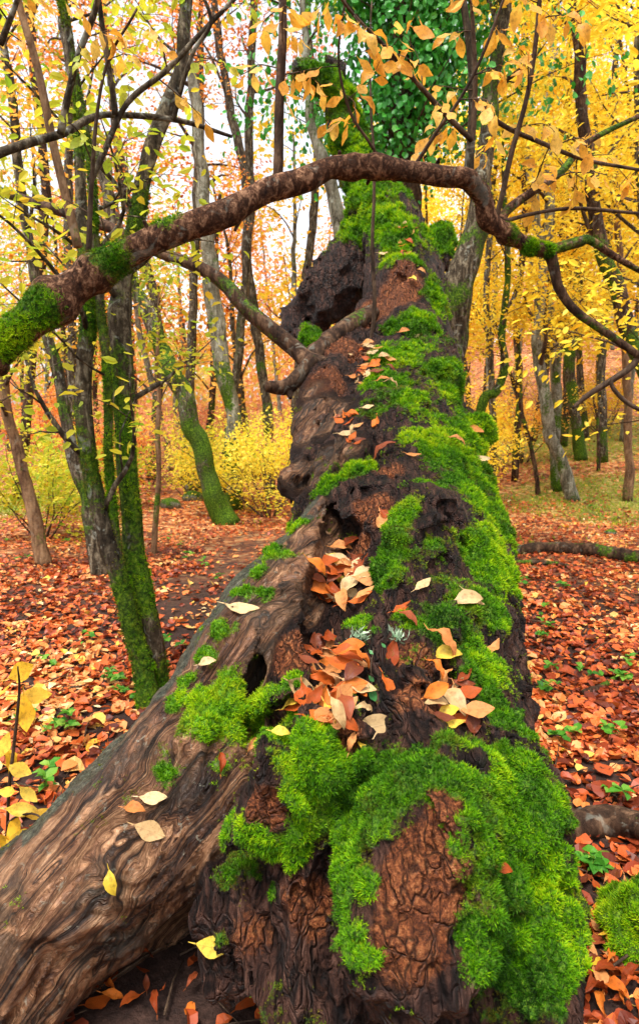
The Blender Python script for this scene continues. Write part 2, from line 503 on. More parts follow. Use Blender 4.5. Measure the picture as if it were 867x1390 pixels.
def ground_mat():
    m, nt, out = new_mat('forest_floor')
    g = NT(nt)
    co = g.pos()
    cell = g.n('ShaderNodeTexVoronoi'); cell.inputs['Scale'].default_value = 13
    g.l(co, cell.inputs['Vector'])
    sep = g.n('ShaderNodeSeparateColor'); g.l(cell.outputs['Color'], sep.inputs[0])
    leafc = g.ramp(sep.outputs[0], [(0, (.06, .016, .008)), (.3, (.24, .058, .018)), (.6, (.42, .13, .035)), (.85, (.55, .25, .09)), (1, (.62, .40, .18))])
    soil = g.ramp(g.noise(co, 24, 6, .7), [(.3, (.010, .005, .004)), (.6, (.042, .021, .015)), (.8, (.095, .05, .036))])
    d = g.n('ShaderNodeVectorMath'); d.operation = 'LENGTH'; g.l(co, d.inputs[0])
    far = g.maprange(d.outputs['Value'], 5, 13)
    bare = g.maprange(g.noise(co, 1.3, 4, .6), .42, .66, 1, 0)
    c = g.mix(g.math('MULTIPLY', far, g.math('ADD', .35, g.math('MULTIPLY', bare, .65))), soil, leafc)
    gr = g.attr('green')
    c = g.mix(g.math('MULTIPLY', g.maprange(g.math('ADD', gr, g.math('MULTIPLY', g.math('SUBTRACT', g.noise(co, 3.5, 5, .7), .5), 1.1)), .35, .8), .5), c, (.20, .30, .035))
    g.l(g.principled(c, .8, g.bump(g.noise(co, 30, 5, .7), .7, .03), .2), out.inputs['Surface'])
    return m
M['ground'] = ground_mat()

# ------------------------------------------------------------------ ground
def gz(x, y):
    x = np.asarray(x, dtype=float); y = np.asarray(y, dtype=float)
    A = np.clip(y - 12, 0, 45)
    w = sstep(1.0, 9.0, x - 0.12 * np.clip(y - 12, 0, 40))
    z = 0.055 * A + w * 0.17 * np.clip(y - 12.5, 0, 28) + sstep(24, 60, y) * 2.0
    p = np.stack([x.ravel(), y.ravel(), np.zeros(x.size)], 1)
    n = (0.05 * vnoise(p / 1.7, 3) + 0.02 * vnoise(p / 0.45, 4)).reshape(x.shape)
    return z + n - 0.02

def G(px, row):
    d = ray(px, row)
    t = .5 * 1.006 ** np.arange(900)
    p = CAM + d * t[:, None]
    below = np.nonzero(p[:, 2] < gz(p[:, 0], p[:, 1]))[0]
    return p[below[0]] if len(below) else p[-1]

def green_amount(x, y):
    e1 = np.exp(-(((x - 6.5) / 3.0) ** 2 + ((y - 13.8) / 2.6) ** 2))
    e2 = np.exp(-(((x - 8.5) / 5.0) ** 2 + ((y - 20) / 4.0) ** 2)) * .9
    e3 = np.exp(-(((x + 6.6) / 2.2) ** 2 + ((y - 14) / 1.8) ** 2)) * .95
    e4 = np.exp(-(((x + 0.5) / 5) ** 2 + ((y - 20) / 3) ** 2)) * .4
    return np.maximum.reduce([e1, e2, e3, e4])

u = np.linspace(-1, 1, 261); gx = np.sinh(u * 5.2) / math.sinh(5.2) * 230
t = np.linspace(0, 1, 300); gy = -12 + (np.exp(t * 3.6) - 1) / (math.exp(3.6) - 1) * 260
XX, YY = np.meshgrid(gx, gy, indexing='ij')
ZZ = gz(XX, YY)
gv = np.stack([XX.ravel(), YY.ravel(), ZZ.ravel()], 1)
ii, jj = np.meshgrid(np.arange(len(gx) - 1), np.arange(len(gy) - 1), indexing='ij')
b = (ii * len(gy) + jj).ravel()
gq = np.stack([b, b + len(gy), b + len(gy) + 1, b + 1], 1)
ground = obj('ground', mesh_np('ground', gv, gq, 4, {'green': green_amount(gv[:, 0], gv[:, 1])}), M['ground'])
ground['kind'] = 'structure'

# ------------------------------------------------------------------ the old leaning trunk (a sculpted solid, meshed by surface nets)
def seg_chain(Q, pts):
    """distance to a chain of round cones; pts rows x,y,z,r; points well outside its box get a far value"""
    lo = pts[:, :3].min(0) - pts[:, 3].max(); hi = pts[:, :3].max(0) + pts[:, 3].max()
    far = np.maximum(np.maximum(lo - Q, Q - hi), 0).max(1)
    out = (far + .25).astype(np.float32)
    near = np.nonzero(far < .25)[0]
    if len(near) == 0: return out
    q = Q[near]
    best = None
    for a, b in zip(pts[:-1], pts[1:]):
        A = a[:3].astype(np.float32); D = (b[:3] - a[:3]).astype(np.float32)
        w = q - A
        t = np.clip((w @ D) / float(D @ D), 0, 1)
        w -= t[:, None] * D
        dd = np.sqrt(np.einsum('ij,ij->i', w, w)) - (np.float32(a[3]) + np.float32(b[3] - a[3]) * t)
        best = dd if best is None else smin(best, dd, np.float32(.06))
    out[near] = best
    return out

def smin(a, b, k):
    h = np.clip(0.5 + 0.5 * (b - a) / k, 0, 1)
    return b * (1 - h) + a * h - k * h * (1 - h)

def smax(a, b, k): return -smin(-a, -b, k)

AX = resample([(.22, 1.50, .28, .32), (.23, 1.80, .42, .38), (.29, 2.3, .58, .44), (.40, 3.0, .84, .50), (.48, 3.9, 1.18, .54), (.56, 4.6, 1.55, .49),
               (.75, 5.4, 2.18, .37), (.82, 6.1, 2.90, .33), (*P(533, 318, 6.6), .29), (*P(499, 262, 7.0), .21), (*P(476, 195, 7.3), .16), (*P(455, 130, 7.45), .12), (*P(446, 96, 7.5), .07)], 17)
LIMB = resample([(.16, 3.25, 1.02, .26), (.02, 2.8, .98, .22), (-.22, 2.35, .76, .25), (-.44, 2.02, .42, .25), (-.72, 1.82, .14, .26), (-1.15, 1.66, -.06, .29), (-1.6, 1.5, -.2, .3)], 12)

def axis_s(Q):
    """rough length along / across the trunk for stretched patterns"""
    y = Q[:, 1]
    ph = 0.35 + 0.5 * sstep(3, 6.5, y)
    s = y * np.cos(ph) + Q[:, 2] * np.sin(ph)
    c = -y * np.sin(ph) + Q[:, 2] * np.cos(ph)
    return s, c

def base_parts(Q):
    trunk = seg_chain(Q, AX)
    limb = seg_chain(Q, LIMB)
    return trunk, limb

def hit_base(px, row, ymin=.9):
    d = ray(px, row); d = d / np.linalg.norm(d)
    t = ymin
    best = (9, t)
    for k in range(120):
        q = (CAM + d * t)[None].astype(np.float32)
        a, b = base_parts(q)
        dist = float(min(a[0], b[0]))
        best = min(best, (dist, t))
        if dist < .004 or t > 12: break
        t += dist * .8
    return CAM + d * best[1]      # the nearest approach where the ray just misses

def feat(lst, push=0.0):
    """pixel feature line on the trunk: rows px,row,radius; push = metres further along the ray"""
    out = []
    for px, row, r in lst:
        h = hit_base(px, row)
        d = norm(h - CAM)
        out.append([*(h + d * push), r])
    return np.array(out)

GROOVES = [  # hollows cut in (pixels, radius in m, how deep the cutter's centre lies under the surface)
    (feat([(455, 695, .07), (472, 745, .12), (462, 800, .14), (452, 860, .13), (450, 920, .11), (444, 960, .08)], .03), .03),
    (feat([(600, 885, .035), (606, 920, .075), (618, 962, .065), (600, 985, .05)], .01), .03),
    (feat([(408, 825, .035), (376, 880, .05), (348, 925, .055), (330, 980, .06), (305, 1050, .07), (280, 1120, .08)], .07), .02),
    (feat([(478, 940, .03), (500, 900, .03), (528, 850, .03), (548, 800, .025)], .0), .03),
    (feat([(600, 820, .03), (625, 775, .04), (640, 730, .03)], .0), .03),
    (feat([(520, 590, .06), (505, 620, .08), (490, 660, .07)], .02), .04),
    (feat([(455, 540, .06), (470, 520, .10), (490, 500, .06)], .03), .04),
    (feat([(462, 1140, .04), (448, 1190, .07), (440, 1250, .09), (440, 1330, .09)], .0), .02),
    (feat([(512, 1190, .04), (500, 1240, .06), (495, 1320, .07)], -.02), .02),
    (np.array([[*P(465, 362, 6.5), .07], [*P(448, 388, 6.42), .11], [*P(428, 408, 6.35), .06]]), .02),
    (feat([(640, 1000, .02), (655, 1060, .03), (665, 1120, .03)], .0), .02),
]
RIDGES = [
    (feat([(470, 970, .06), (500, 910, .06), (525, 840, .06), (555, 750, .07), (580, 690, .08)], .03), .06),
    (feat([(555, 985, .055), (560, 940, .06), (568, 890, .05), (600, 855, .06)], .02), .04),
    (feat([(392, 960, .06), (405, 900, .075), (425, 850, .05)], .02), .04),
    (feat([(452, 1005, .06), (428, 1035, .085), (398, 1075, .075), (372, 1100, .055)], -.11), .04),
    (feat([(606, 1080, .06), (582, 1140, .095), (566, 1210, .10), (556, 1290, .09)], -.07), .04),
    (feat([(365, 1040, .05), (340, 1130, .07), (335, 1260, .10)], .04), .06),
    (feat([(668, 1060, .07), (690, 1140, .11), (700, 1240, .12), (700, 1330, .14)], .06), .08),
    (feat([(590, 500, .10), (602, 520, .13)], .02), .08),
    (feat([(634, 572, .09), (648, 588, .07)], .03), .06),
    (feat([(545, 375, .09), (505, 425, .11), (474, 470, .11), (445, 520, .12), (430, 580, .15), (428, 640, .12)], .05), .08),
    (feat([(412, 640, .06), (396, 654, .05)], .03), .04),
    (resample([(*P(490, 328, 6.8), .17), (*P(468, 366, 6.7), .19), (*P(440, 390, 6.6), .17), (*P(412, 420, 6.5), .11)], 7), .04),
    (resample([(*P(496, 345, 6.75), .15), (*P(478, 392, 6.6), .15), (*P(450, 418, 6.5), .12), (*P(432, 436, 6.4), .06)], 6), .04),
    (resample([(*P(404, 408, 6.5), .07), (*P(398, 440, 6.4), .05), (*P(404, 458, 6.3), .07)], 4), .03),
    (np.array([[*P(416, 450, 5.45), .055], [*P(428, 470, 5.2), .06]]), .04),
    (resample([(*P(594, 350, 6.4), .13), (*P(599, 318, 6.5), .08)], 3), .08),
    (resample([(*P(470, 170, 7.4), .08), (*P(448, 118, 7.3), .09), (*P(412, 104, 7.1), .06)], 5), .05),
]
KNOTS = [(hit_base(px, row).astype(np.float32), r_) for px, row, r_ in ((262, 1000, .055), (318, 1050, .05), (300, 1130, .05), (395, 800, .05), (180, 1190, .05), (90, 1230, .06))]
def sdf(Q, fine=True):
    Q = Q.astype(np.float32)
    trunk, limb = base_parts(Q)
    for pts, k in RIDGES:
        trunk = smin(trunk, seg_chain(Q, pts), k)
    for c_, r_ in KNOTS:
        limb = smin(limb, (np.sqrt(((Q - c_) ** 2).sum(1)) - r_).astype(np.float32), .06)
    limb = np.minimum(limb, seg_chain(Q, BACK))
    # the limb is a flattened slab below: shave its under side
    limb = smax(limb, -seg_chain(Q, UNDER), .05)
    d = smin(trunk, limb, .05 + .14 * sstep(2.2, 2.9, Q[:, 1]).astype(np.float32))
    for pts, k in GROOVES:
        d = smax(d, -seg_chain(Q, pts), k)
    if fine:
        s, c = axis_s(Q)
        warp = .05 * vnoise(Q * 4.0, 5)
        q2 = np.stack([Q[:, 0] * 7 + warp * 14, s * 1.5, c * 7 + warp * 14], 1)
        r1 = 1 - np.abs(vnoise(q2, 11)) * 2
        r2 = 1 - np.abs(vnoise(q2 * 2.3, 12)) * 2
        r3 = 1 - np.abs(vnoise(q2 * np.float32(5.5), 16)) * 2
        amp = .022 * sstep(.1, -.05, trunk - limb) + .016
        tl = sstep(.08, -.03, trunk - limb)
        d = d - amp * r1 - (.006 + .012 * tl) * r2 - .009 * tl * r3 - .04 * vnoise(Q * 2.6, 13) - (.003 + .013 * tl) * vnoise(Q * 24, 14) - .010 * tl * vnoise(Q * 50, 15)
        d = d - tl * .020 * np.abs(vnoise(Q * 11, 23)) + tl * .006
        front = sstep(2.3, 1.6, Q[:, 1]) * tl                 # the broken near end is the roughest
        d = d - front * (.030 * vnoise(Q * 7.5, 24) + .030 * (.5 - np.abs(vnoise(Q * np.array([14, 14, 6], dtype=np.float32), 25))))
        slab = sstep(5.9, 6.3, Q[:, 1]) * sstep(.5, .3, Q[:, 0])
        d = d - slab * (.09 * vnoise(Q * 4.6, 26) + .05 * (.5 - np.abs(vnoise(Q * 11, 27))))
        wl = .22 * vnoise(Q * 4.5, 18) + .5 * vnoise(Q * 1.8, 19)
        ql = np.stack([(Q @ LW.astype(np.float32)) * 13 + wl * 9, (Q @ LD.astype(np.float32)) * 1.6, (Q @ LU.astype(np.float32)) * 13 + wl * 9], 1)
        d = d - (1 - tl) * (.012 * (1 - 2 * np.abs(vnoise(ql, 20))) + .006 * (1 - 2 * np.abs(vnoise(ql * np.float32(2.4), 21))))
    return d, trunk, limb
LD = norm(np.array([-.62, -.62, -.60])); LU = norm(np.cross(LD, (1, -.6, .1))); LW = np.cross(LD, LU)
BACK = np.array([[.0, 2.25, .12, .24], [-.3, 2.3, .1, .22], [-.7, 2.15, -.02, .2]])    # wall added behind the hollow to block light from its back
UNDER = resample([(-.05, 2.2, .42, .19), (-.24, 1.82, .14, .22), (-.48, 1.60, -.12, .22), (-.9, 1.35, -.35, .25)], 6)

def surface_nets():
    H = .0054; BS = 8
    U0, V0, Y0 = -1.12, -1.30, .98
    nu, ny, nv = int(1.62 / H) // BS * BS, int(math.log(8.2 / Y0) / H) // BS * BS, int(1.92 / H) // BS * BS
    def world(i, k, j):
        y = Y0 * np.exp(k * H)
        return np.stack([(U0 + i * H) * y, y, 1.6 + (V0 + j * H) * y], -1)
    F = np.empty((nu, ny, nv), dtype=np.float32)
    bi, bk, bj = np.meshgrid(np.arange(nu // BS), np.arange(ny // BS), np.arange(nv // BS), indexing='ij')
    ctr = world(bi.ravel() * BS + (BS - 1) / 2, bk.ravel() * BS + (BS - 1) / 2, bj.ravel() * BS + (BS - 1) / 2)
    dc = sdf(ctr, False)[0]
    rad = ctr[:, 1] * H * BS * 1.35 + .10
    act = np.abs(dc) < rad
    Fb = F.reshape(nu // BS, BS, ny // BS, BS, nv // BS, BS)
    sg = np.where(dc > 0, 1.0, -1.0).reshape(bi.shape).astype(np.float32)
    Fb[:] = sg[:, None, :, None, :, None]
    ids = np.nonzero(act)[0]
    o = np.arange(BS)
    oi, ok, oj = np.meshgrid(o, o, o, indexing='ij')
    for c0 in range(0, len(ids), 1500):
        q = ids[c0:c0 + 1500]
        I = bi.ravel()[q]; K = bk.ravel()[q]; J = bj.ravel()[q]
        W = world((I[:, None, None, None] * BS + oi), (K[:, None, None, None] * BS + ok), (J[:, None, None, None] * BS + oj)).reshape(-1, 3)
        val = sdf(W)[0].reshape(len(q), BS, BS, BS)
        Fb[I, :, K, :, J, :] = val
    inside = F < 0
    # cells with a sign change
    c8 = np.zeros((nu - 1, ny - 1, nv - 1), dtype=np.uint8)
    for a in (0, 1):
        for b_ in (0, 1):
            for c in (0, 1):
                c8 += inside[a:nu - 1 + a, b_:ny - 1 + b_, c:nv - 1 + c]
    cells = np.argwhere((c8 > 0) & (c8 < 8))
    idx = np.full(c8.shape, -1, dtype=np.int32)
    idx[tuple(cells.T)] = np.arange(len(cells))
    acc = np.zeros((len(cells), 3)); cnt = np.zeros(len(cells))
    corners = [(a, b_, c) for a in (0, 1) for b_ in (0, 1) for c in (0, 1)]
    for p in corners:
        for ax in range(3):
            if p[ax] == 0:
                q = list(p); q[ax] = 1
                f0 = F[cells[:, 0] + p[0], cells[:, 1] + p[1], cells[:, 2] + p[2]]
                f1 = F[cells[:, 0] + q[0], cells[:, 1] + q[1], cells[:, 2] + q[2]]
                m = (f0 < 0) != (f1 < 0)
                t = np.where(m, f0 / np.where(m, f0 - f1, 1), 0)
                e = np.tile(np.array(p, dtype=float), (len(cells), 1)); e[:, ax] += t
                acc[m] += e[m]; cnt[m] += 1
    g = cells + acc / cnt[:, None]
    verts = world(g[:, 0], g[:, 1], g[:, 2])
    quads = []
    for ax in range(3):
        a1, a2 = (ax + 1) % 3, (ax + 2) % 3
        sl0 = [slice(0, None)] * 3; sl1 = [slice(0, None)] * 3
        sl0[ax] = slice(0, -1); sl1[ax] = slice(1, None)
        A = inside[tuple(sl0)]; B = inside[tuple(sl1)]
        e = np.argwhere(A != B)
        ok_ = (e[:, a1] > 0) & (e[:, a2] > 0) & (e[:, a1] < F.shape[a1] - 1) & (e[:, a2] < F.shape[a2] - 1)
        e = e[ok_]
        fl = A[tuple(e.T)]
        def cell(d1, d2):
            q = e.copy(); q[:, a1] += d1; q[:, a2] += d2
            return idx[tuple(q.T)]
        qd = np.stack([cell(-1, -1), cell(0, -1), cell(0, 0), cell(-1, 0)], 1)
        qd[~fl] = qd[~fl][:, ::-1]
        quads.append(qd)
    return verts, np.concatenate(quads)

TV, TQ = surface_nets()
TV = TV.astype(np.float32)
keep = (TV[TQ].mean(1)[:, 2] > -.12)
TQ = TQ[keep]

MOSS_P = [(418,452,16,1.2),(422,464,12,1.1),(452,385,12,.8),(448,664,14,1),(402,716,15,1),(375,745,14,1),(352,775,14,1),(330,805,13,.9),(300,852,14,.9),(278,890,13,.9),(258,925,13,.9),(238,955,12,.8),(365,1150,26,1),(330,1230,22,.9),(470,1230,24,.9),(500,1200,26,1),(520,1290,20,.8),(620,1180,30,1),(625,1250,30,1),(375,1210,18,.9),(300,1280,18,.8),  # photo pixel, radius in px, weight
    (650,640,55,1),(672,700,55,1.1),(665,760,50,1),(655,820,45,1),(660,900,40,1),(668,960,38,1),(690,1060,50,1.1),(710,1130,55,1.1),(725,1200,60,1.1),(705,1270,70,1.1),
    (640,600,40,1),(600,610,35,.9),(560,600,28,.8),(545,690,22,.9),(530,740,26,1),(515,790,26,1),(600,840,40,.9),(560,845,25,.7),(590,740,18,.6),
    (540,480,36,1),(520,515,30,.9),(560,440,30,1),(590,400,26,1),(545,350,26,1),(520,300,32,1),(540,325,25,1),(600,500,34,1),(615,535,28,1),(650,575,26,1),(490,255,36,1.1),(490,310,30,1),
    (470,190,40,1),(450,120,40,.8),(480,640,26,.8),(445,660,26,.8),(500,560,20,.6),(415,450,16,1),(600,318,24,1.1),(560,540,22,.7),
    (380,755,24,.9),(312,965,40,1.3),(285,985,20,.9),(225,1060,24,.7),(345,890,14,.7),(362,805,15,.7),(395,715,18,.7),(320,850,12,.5),
    (430,1030,48,1.2),(420,1090,48,1.2),(470,1130,42,1),(540,1050,52,1.1),(600,1060,40,1),(500,1080,50,1.1),(520,1120,38,1),(345,1130,28,1),(320,1190,26,.9),(352,965,24,1),
    (640,1090,40,1.1),(400,1150,30,.9),(470,1190,36,1),(395,925,15,.8),(655,1190,42,1),(490,1270,30,.8),(310,1130,20,.8),(600,1010,24,.7),(480,850,14,.7),(380,1000,24,.9),(650,1270,40,1)]
BARE_P = [(545,380,24,1.5),(528,408,22,1.4),(505,432,24,1.5),(470,472,28,1.5),(440,518,28,1.4),(425,570,34,1.2),(450,400,44,1.5),(430,430,30,1.3),(470,350,24,1),(455,590,30,.9),(572,1190,44,1.6),(560,1255,46,1.6),(362,1095,24,1.2),(340,1250,36,1.1),(420,1230,40,1.2),(650,640,16,1.2),(572,950,24,1.3),(560,900,22,1.2),(622,765,16,1),(590,690,14,.9),(655,1030,13,1),
    (400,890,28,1.2),(530,640,22,1),(500,700,28,1),(450,900,40,1),(470,780,34,1),(610,950,30,1),(480,1000,18,.9),(592,1085,26,.9),(610,700,10,.8)]
ROT_P = [(540,395,30,1.2),(505,430,30,1.2),(470,472,32,1.2),(440,515,30,1),(548,372,22,1.2),(572,950,30,1.2),(575,1190,60,1.2),(560,1270,50,1.2),(565,900,30,1),(400,885,30,1.1),(420,1230,40,1),(505,690,30,1),
    (470,1000,24,1),(362,1095,30,1),(600,1090,30,1),(530,640,24,.8),(420,560,20,.8),(340,1270,40,.6),(490,740,22,.8)]
WOOD_P = [(430,565,44,1.2),(455,610,40,1.1),(420,530,30,.6),(440,640,36,.9),(405,640,30,1)]

_hit_bvh = BVHTree.FromPolygons([tuple(x) for x in TV], [tuple(q) for q in TQ.tolist()])
def hit(px, row):
    d = norm(ray(px, row))
    r = _hit_bvh.ray_cast(Vector(CAM), Vector(d), 30)
    return r  # location, normal, index, distance
def splat(lst, V):
    s = np.zeros(len(V), dtype=np.float32)
    for px, row, r, w in lst:
        h = hit(px, row)
        if h[0] is None: continue
        c = np.array(h[0]); R = r / FPX * np.dot(c - CAM, (0, math.cos(PITCH), -math.sin(PITCH))) * 1.15
        q = ((V - c) ** 2).sum(1) / (R * R)
        s = np.maximum(s, w * np.exp(-q * .9)).astype(np.float32)
    return s
tn = vert_normals(TV, TQ).astype(np.float32)
ms = splat(MOSS_P, TV); bs = splat(BARE_P, TV)
n_mid = fbm(TV * 7, 3, 31); n_fine = fbm(TV * 30, 3, 32)
_, d_trunk, d_limb = sdf(TV, False)
is_limb = sstep(-.02, .05, d_trunk - d_limb)
up_bias = sstep(-.2, .6, tn[:, 2])
farness = sstep(4.5, 6.5, TV[:, 1])
moss_w = ms * .98 - bs * .9 + .55 * n_mid + .42 * n_fine + .12 * up_bias + farness * .12 * up_bias - is_limb * .12 + .02
moss_w *= sstep(.02, .10, TV[:, 2])
moss_w = np.clip(moss_w, 0, 1)
rot_w = np.clip(splat(ROT_P, TV) + .25 * n_mid, 0, 1)
wood_w = np.clip(np.maximum(is_limb * 1.0, splat(WOOD_P, TV)) + .12 * n_mid, 0, 1)
puff = sstep(.35, .75, moss_w)
TV = TV + tn * (puff * (.003 + .008 * (1 + fbm(TV * 16, 2, 41))))[:, None]
# grain coordinates: stretched along the trunk or along the limb
s_ax, c_ax = axis_s(TV)
gr_tr = np.stack([TV[:, 0] * 1.0, s_ax * .22, c_ax * 1.0], 1)
ld = norm(np.array([-.62, -.62, -.60])); lu = norm(np.cross(ld, (1, -.6, .1))); lw = np.cross(ld, lu)
gr_li = np.stack([TV @ lw * 3.4 + TV @ lu * 2.2, TV @ ld * .75, TV @ lu * 3.0], 1)
# dark wet algae on the outer, floor-facing side of the limb
LA = LIMB[:, :3]
li = np.argmin(((TV[:, None, :] - LA[None]) ** 2).sum(2), 1)
algae = np.clip(sstep(-.02, .16, (LA[li][:, 0] - TV[:, 0]) * .75 + (TV[:, 1] - LA[li][:, 1]) * .65) * is_limb + .1 * n_mid, 0, 1)
wmix = sstep(.3, .6, wood_w)[:, None]
grain = gr_tr * (1 - wmix) + gr_li * wmix

def moss_tufts(V, Q, N, W, name, parent, thresh=.42, density=1.0, size=1.0, origin=(0, 0, 0), seed=1, cap=200000):
    """little upright moss sprigs on the faces where the moss weight is high"""
    r = np.random.default_rng(seed)
    a, b_, c, d = (V[Q[:, k]] for k in range(4))
    area = .5 * np.linalg.norm(np.cross(c - a, d - b_), axis=1)
    ctr = (a + b_ + c + d) / 4
    w = W[Q].mean(1)
    dist = np.linalg.norm(ctr - CAM, axis=1)
    sz = .0064 * size * np.clip(dist / 1.5, .85, 4.5) ** .8
    lam = area / (sz ** 2) * 1.5 * density * sstep(thresh - .24, thresh + .20, w)
    k = r.poisson(np.minimum(lam, 6))
    fi = np.repeat(np.arange(len(Q)), k)
    if len(fi) > cap: fi = r.choice(fi, cap, replace=False)
    n = len(fi)
    if n == 0: return None
    uu, vv = r.random(n)[:, None], r.random(n)[:, None]
    p = (a[fi] * (1 - uu) + b_[fi] * uu) * (1 - vv) + (d[fi] * (1 - uu) + c[fi] * uu) * vv
    nn = norm(N[Q[fi]].mean(1) + np.array([0, 0, .35]))
    s = sz[fi] * r.uniform(.7, 1.5, n)
    clump = fbm(p * 20, 2, 77 + seed)
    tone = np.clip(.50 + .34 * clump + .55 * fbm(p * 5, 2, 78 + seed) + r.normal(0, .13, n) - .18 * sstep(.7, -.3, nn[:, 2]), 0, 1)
    wf = sstep(thresh - .2, thresh + .3, w[fi])
    s = s * (1 + .35 * clump) * (.5 + .6 * wf)
    dryv = np.clip(.55 - .75 * wf + .75 * fbm(p * 9, 3, 79 + seed) + r.normal(0, .12, n), 0, .9)
    nb = 5
    e1 = norm(np.cross(nn, r.normal(size=(n, 3)))); e2 = np.cross(nn, e1)
    vs, ts, ds = [], [], []
    for q in range(nb):
        an = q / nb * 2 * math.pi + r.uniform(-.5, .5, n)
        tilt = r.uniform(.25, 1.25, n)
        dr = (e1 * np.cos(an)[:, None] + e2 * np.sin(an)[:, None])
        tip = p + (dr * np.sin(tilt)[:, None] + nn * np.cos(tilt)[:, None]) * (s * r.uniform(.8, 1.5, n))[:, None]
        sd = np.cross(nn, dr) * (s * .20)[:, None]
        base = p - nn * (s * .2)[:, None]
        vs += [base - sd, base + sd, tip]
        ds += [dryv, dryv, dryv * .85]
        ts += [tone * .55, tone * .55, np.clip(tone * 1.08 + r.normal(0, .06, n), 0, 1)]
    Vm = np.stack(vs, 1).reshape(-1, 3) - np.asarray(origin)
    Tm = np.stack(ts, 1).reshape(-1)
    me = mesh_np(name, Vm, np.arange(len(Vm)), 3, {'tint': Tm, 'dry': np.stack(ds, 1).reshape(-1)}, False)
    o = obj(name, me, M['moss'], parent)
    o['kind'] = 'stuff'
    return o

trunk_root = thing('ancient_tree', 'huge leaning old tree, its trunk hollowed, rotten and covered in bright green moss', 'tree', (.2, 1.6, 0))
def sub_mesh(mask_faces, name, label=None):
    q = TQ[mask_faces]
    used, inv = np.unique(q.ravel(), return_inverse=True)
    me = mesh_np(name, TV[used] - np.array([.2, 1.6, 0]), inv, 4, {'moss': moss_w[used], 'rot': rot_w[used], 'wood': wood_w[used], 'algae': algae[used], 'grain': grain[used]})
    o = obj(name, me, M['old_trunk'], trunk_root)
    if label: o['label'] = label
    return o
limb_face = (is_limb[TQ].mean(1) > .5)
sub_mesh(~limb_face, 'trunk')
sub_mesh(limb_face, 'root_limb', 'bare weathered root limb with swirling brown grain')
tn2 = vert_normals(TV, TQ)
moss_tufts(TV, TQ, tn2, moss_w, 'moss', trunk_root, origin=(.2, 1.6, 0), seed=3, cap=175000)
trunk_bvh = BVHTree.FromPolygons([tuple(x) for x in TV], [tuple(q) for q in TQ.tolist()])

# ------------------------------------------------------------------ branches with twigs
def limb_tube(mb, pts, sides=8, n=None, rough=.0, moss=None, seed=0, jitter=0.0):
    """pts rows x,y,z,r; adds to mesh builder; returns the resampled points"""
    pts = np.asarray(pts, dtype=float)
    n = n or max(6, len(pts) * 4)
    q = resample(pts, n)
    q[:, 3] = np.maximum(q[:, 3], .0012)
    if jitter:
        nz = np.stack([fbm(q[:, :3] * 2.2, 2, seed + 5 + k) for k in range(3)], 1)
        q[:, :3] += nz * jitter * np.minimum(1, np.arange(n) / 4)[:, None]
    v, l, c = tube(q[:, :3], q[:, 3], sides, rough, seed, 1.2 / max(q[0, 3], .02) * .5)
    at = {'moss': np.zeros(len(v))}
    if moss is not None:
        at['moss'] = moss(v)
    mb.add(v, l, c, at)
    return q

def px_line(pts, y0, y1=None, scale=1.0):
    """pixel polyline (px,row,width px) between depth y0 and y1 -> rows x,y,z,r"""
    y1 = y0 if y1 is None else y1
    out = []
    m = len(pts)
    for k, (px, row, w) in enumerate(pts):
        y = y0 + (y1 - y0) * k / max(1, m - 1)
        out.append([*P(px, row, y), w / FPX * y * .5 * scale])
    return np.array(out)

def grow(q, count, lo, hi, length, spread, upw, seed, rfrac=.35, droop=0.0, n=6, nmin=.0):
    """side branches off a stem q (rows x,y,z,r); returns list of point rows"""
    r = np.random.default_rng(seed)
    out = []
    for k in range(count):
        t = lo + (hi - lo) * (k + r.random()) / count
        f = t * (len(q) - 1); i = min(int(f), len(q) - 2)
        p = q[i] + (q[i + 1] - q[i]) * (f - i)
        T = norm(q[i + 1, :3] - q[i, :3])
        az = r.uniform(0, 2 * math.pi)
        d = np.array([math.cos(az), math.sin(az), 0])
        d = norm(d - T * np.dot(d, T))
        dirv = norm(d * spread + T * .55 + np.array([0, 0, upw]))
        L = length * r.uniform(.55, 1.25) * (1 - .45 * t)
        pts = [[*p[:3], p[3] * rfrac * r.uniform(.7, 1.2) + nmin]]
        cur = p[:3].copy()
        rr = pts[0][3]
        for s in range(1, n):
            dirv = norm(dirv + r.normal(0, .17, 3) + np.array([0, 0, (.05 - droop * s / n)]))
            cur = cur + dirv * L / (n - 1)
            pts.append([*cur, max(.0015, rr * (1 - .9 * s / (n - 1)))])
        out.append(np.array(pts))
    return out

def leaves_on(twigs, per, size, seed, hang=.5, detail=0, frac=(.15, 1.0), spread=.05, tshift=0.0, width=.27):
    r = np.random.default_rng(seed)
    pos, ax, nr = [], [], []
    for q in twigs:
        m = max(1, int(per * r.uniform(.6, 1.4)))
        t = r.uniform(frac[0], frac[1], m) * (len(q) - 1)
        i = np.minimum(t.astype(int), len(q) - 2)
        p = q[i, :3] + (q[i + 1, :3] - q[i, :3]) * (t - i)[:, None]
        T = norm(q[i + 1, :3] - q[i, :3])
        s = norm(np.cross(T, np.array([0, 0, 1.0])) * np.where(r.random(m) < .5, -1, 1)[:, None] + T * .6 + r.normal(0, .35, (m, 3)) + np.array([0, 0, -hang]))
        pos.append(p + r.normal(0, spread, (m, 3))); ax.append(s)
        nr.append(norm(np.array([0, 0, 1.0]) + r.normal(0, .55, (m, 3))))
    pos = np.concatenate(pos); ax = np.concatenate(ax); nr = np.concatenate(nr)
    n = len(pos)
    tint = np.clip(.5 + .22 * fbm(pos * .8, 2, seed) * 1.6 + r.normal(0, .2, n) + tshift, 0, 1)
    return leaf_batch(pos, ax, nr, size * r.uniform(.6, 1.25, n), r.normal(0, .25, n), tint, detail, width)

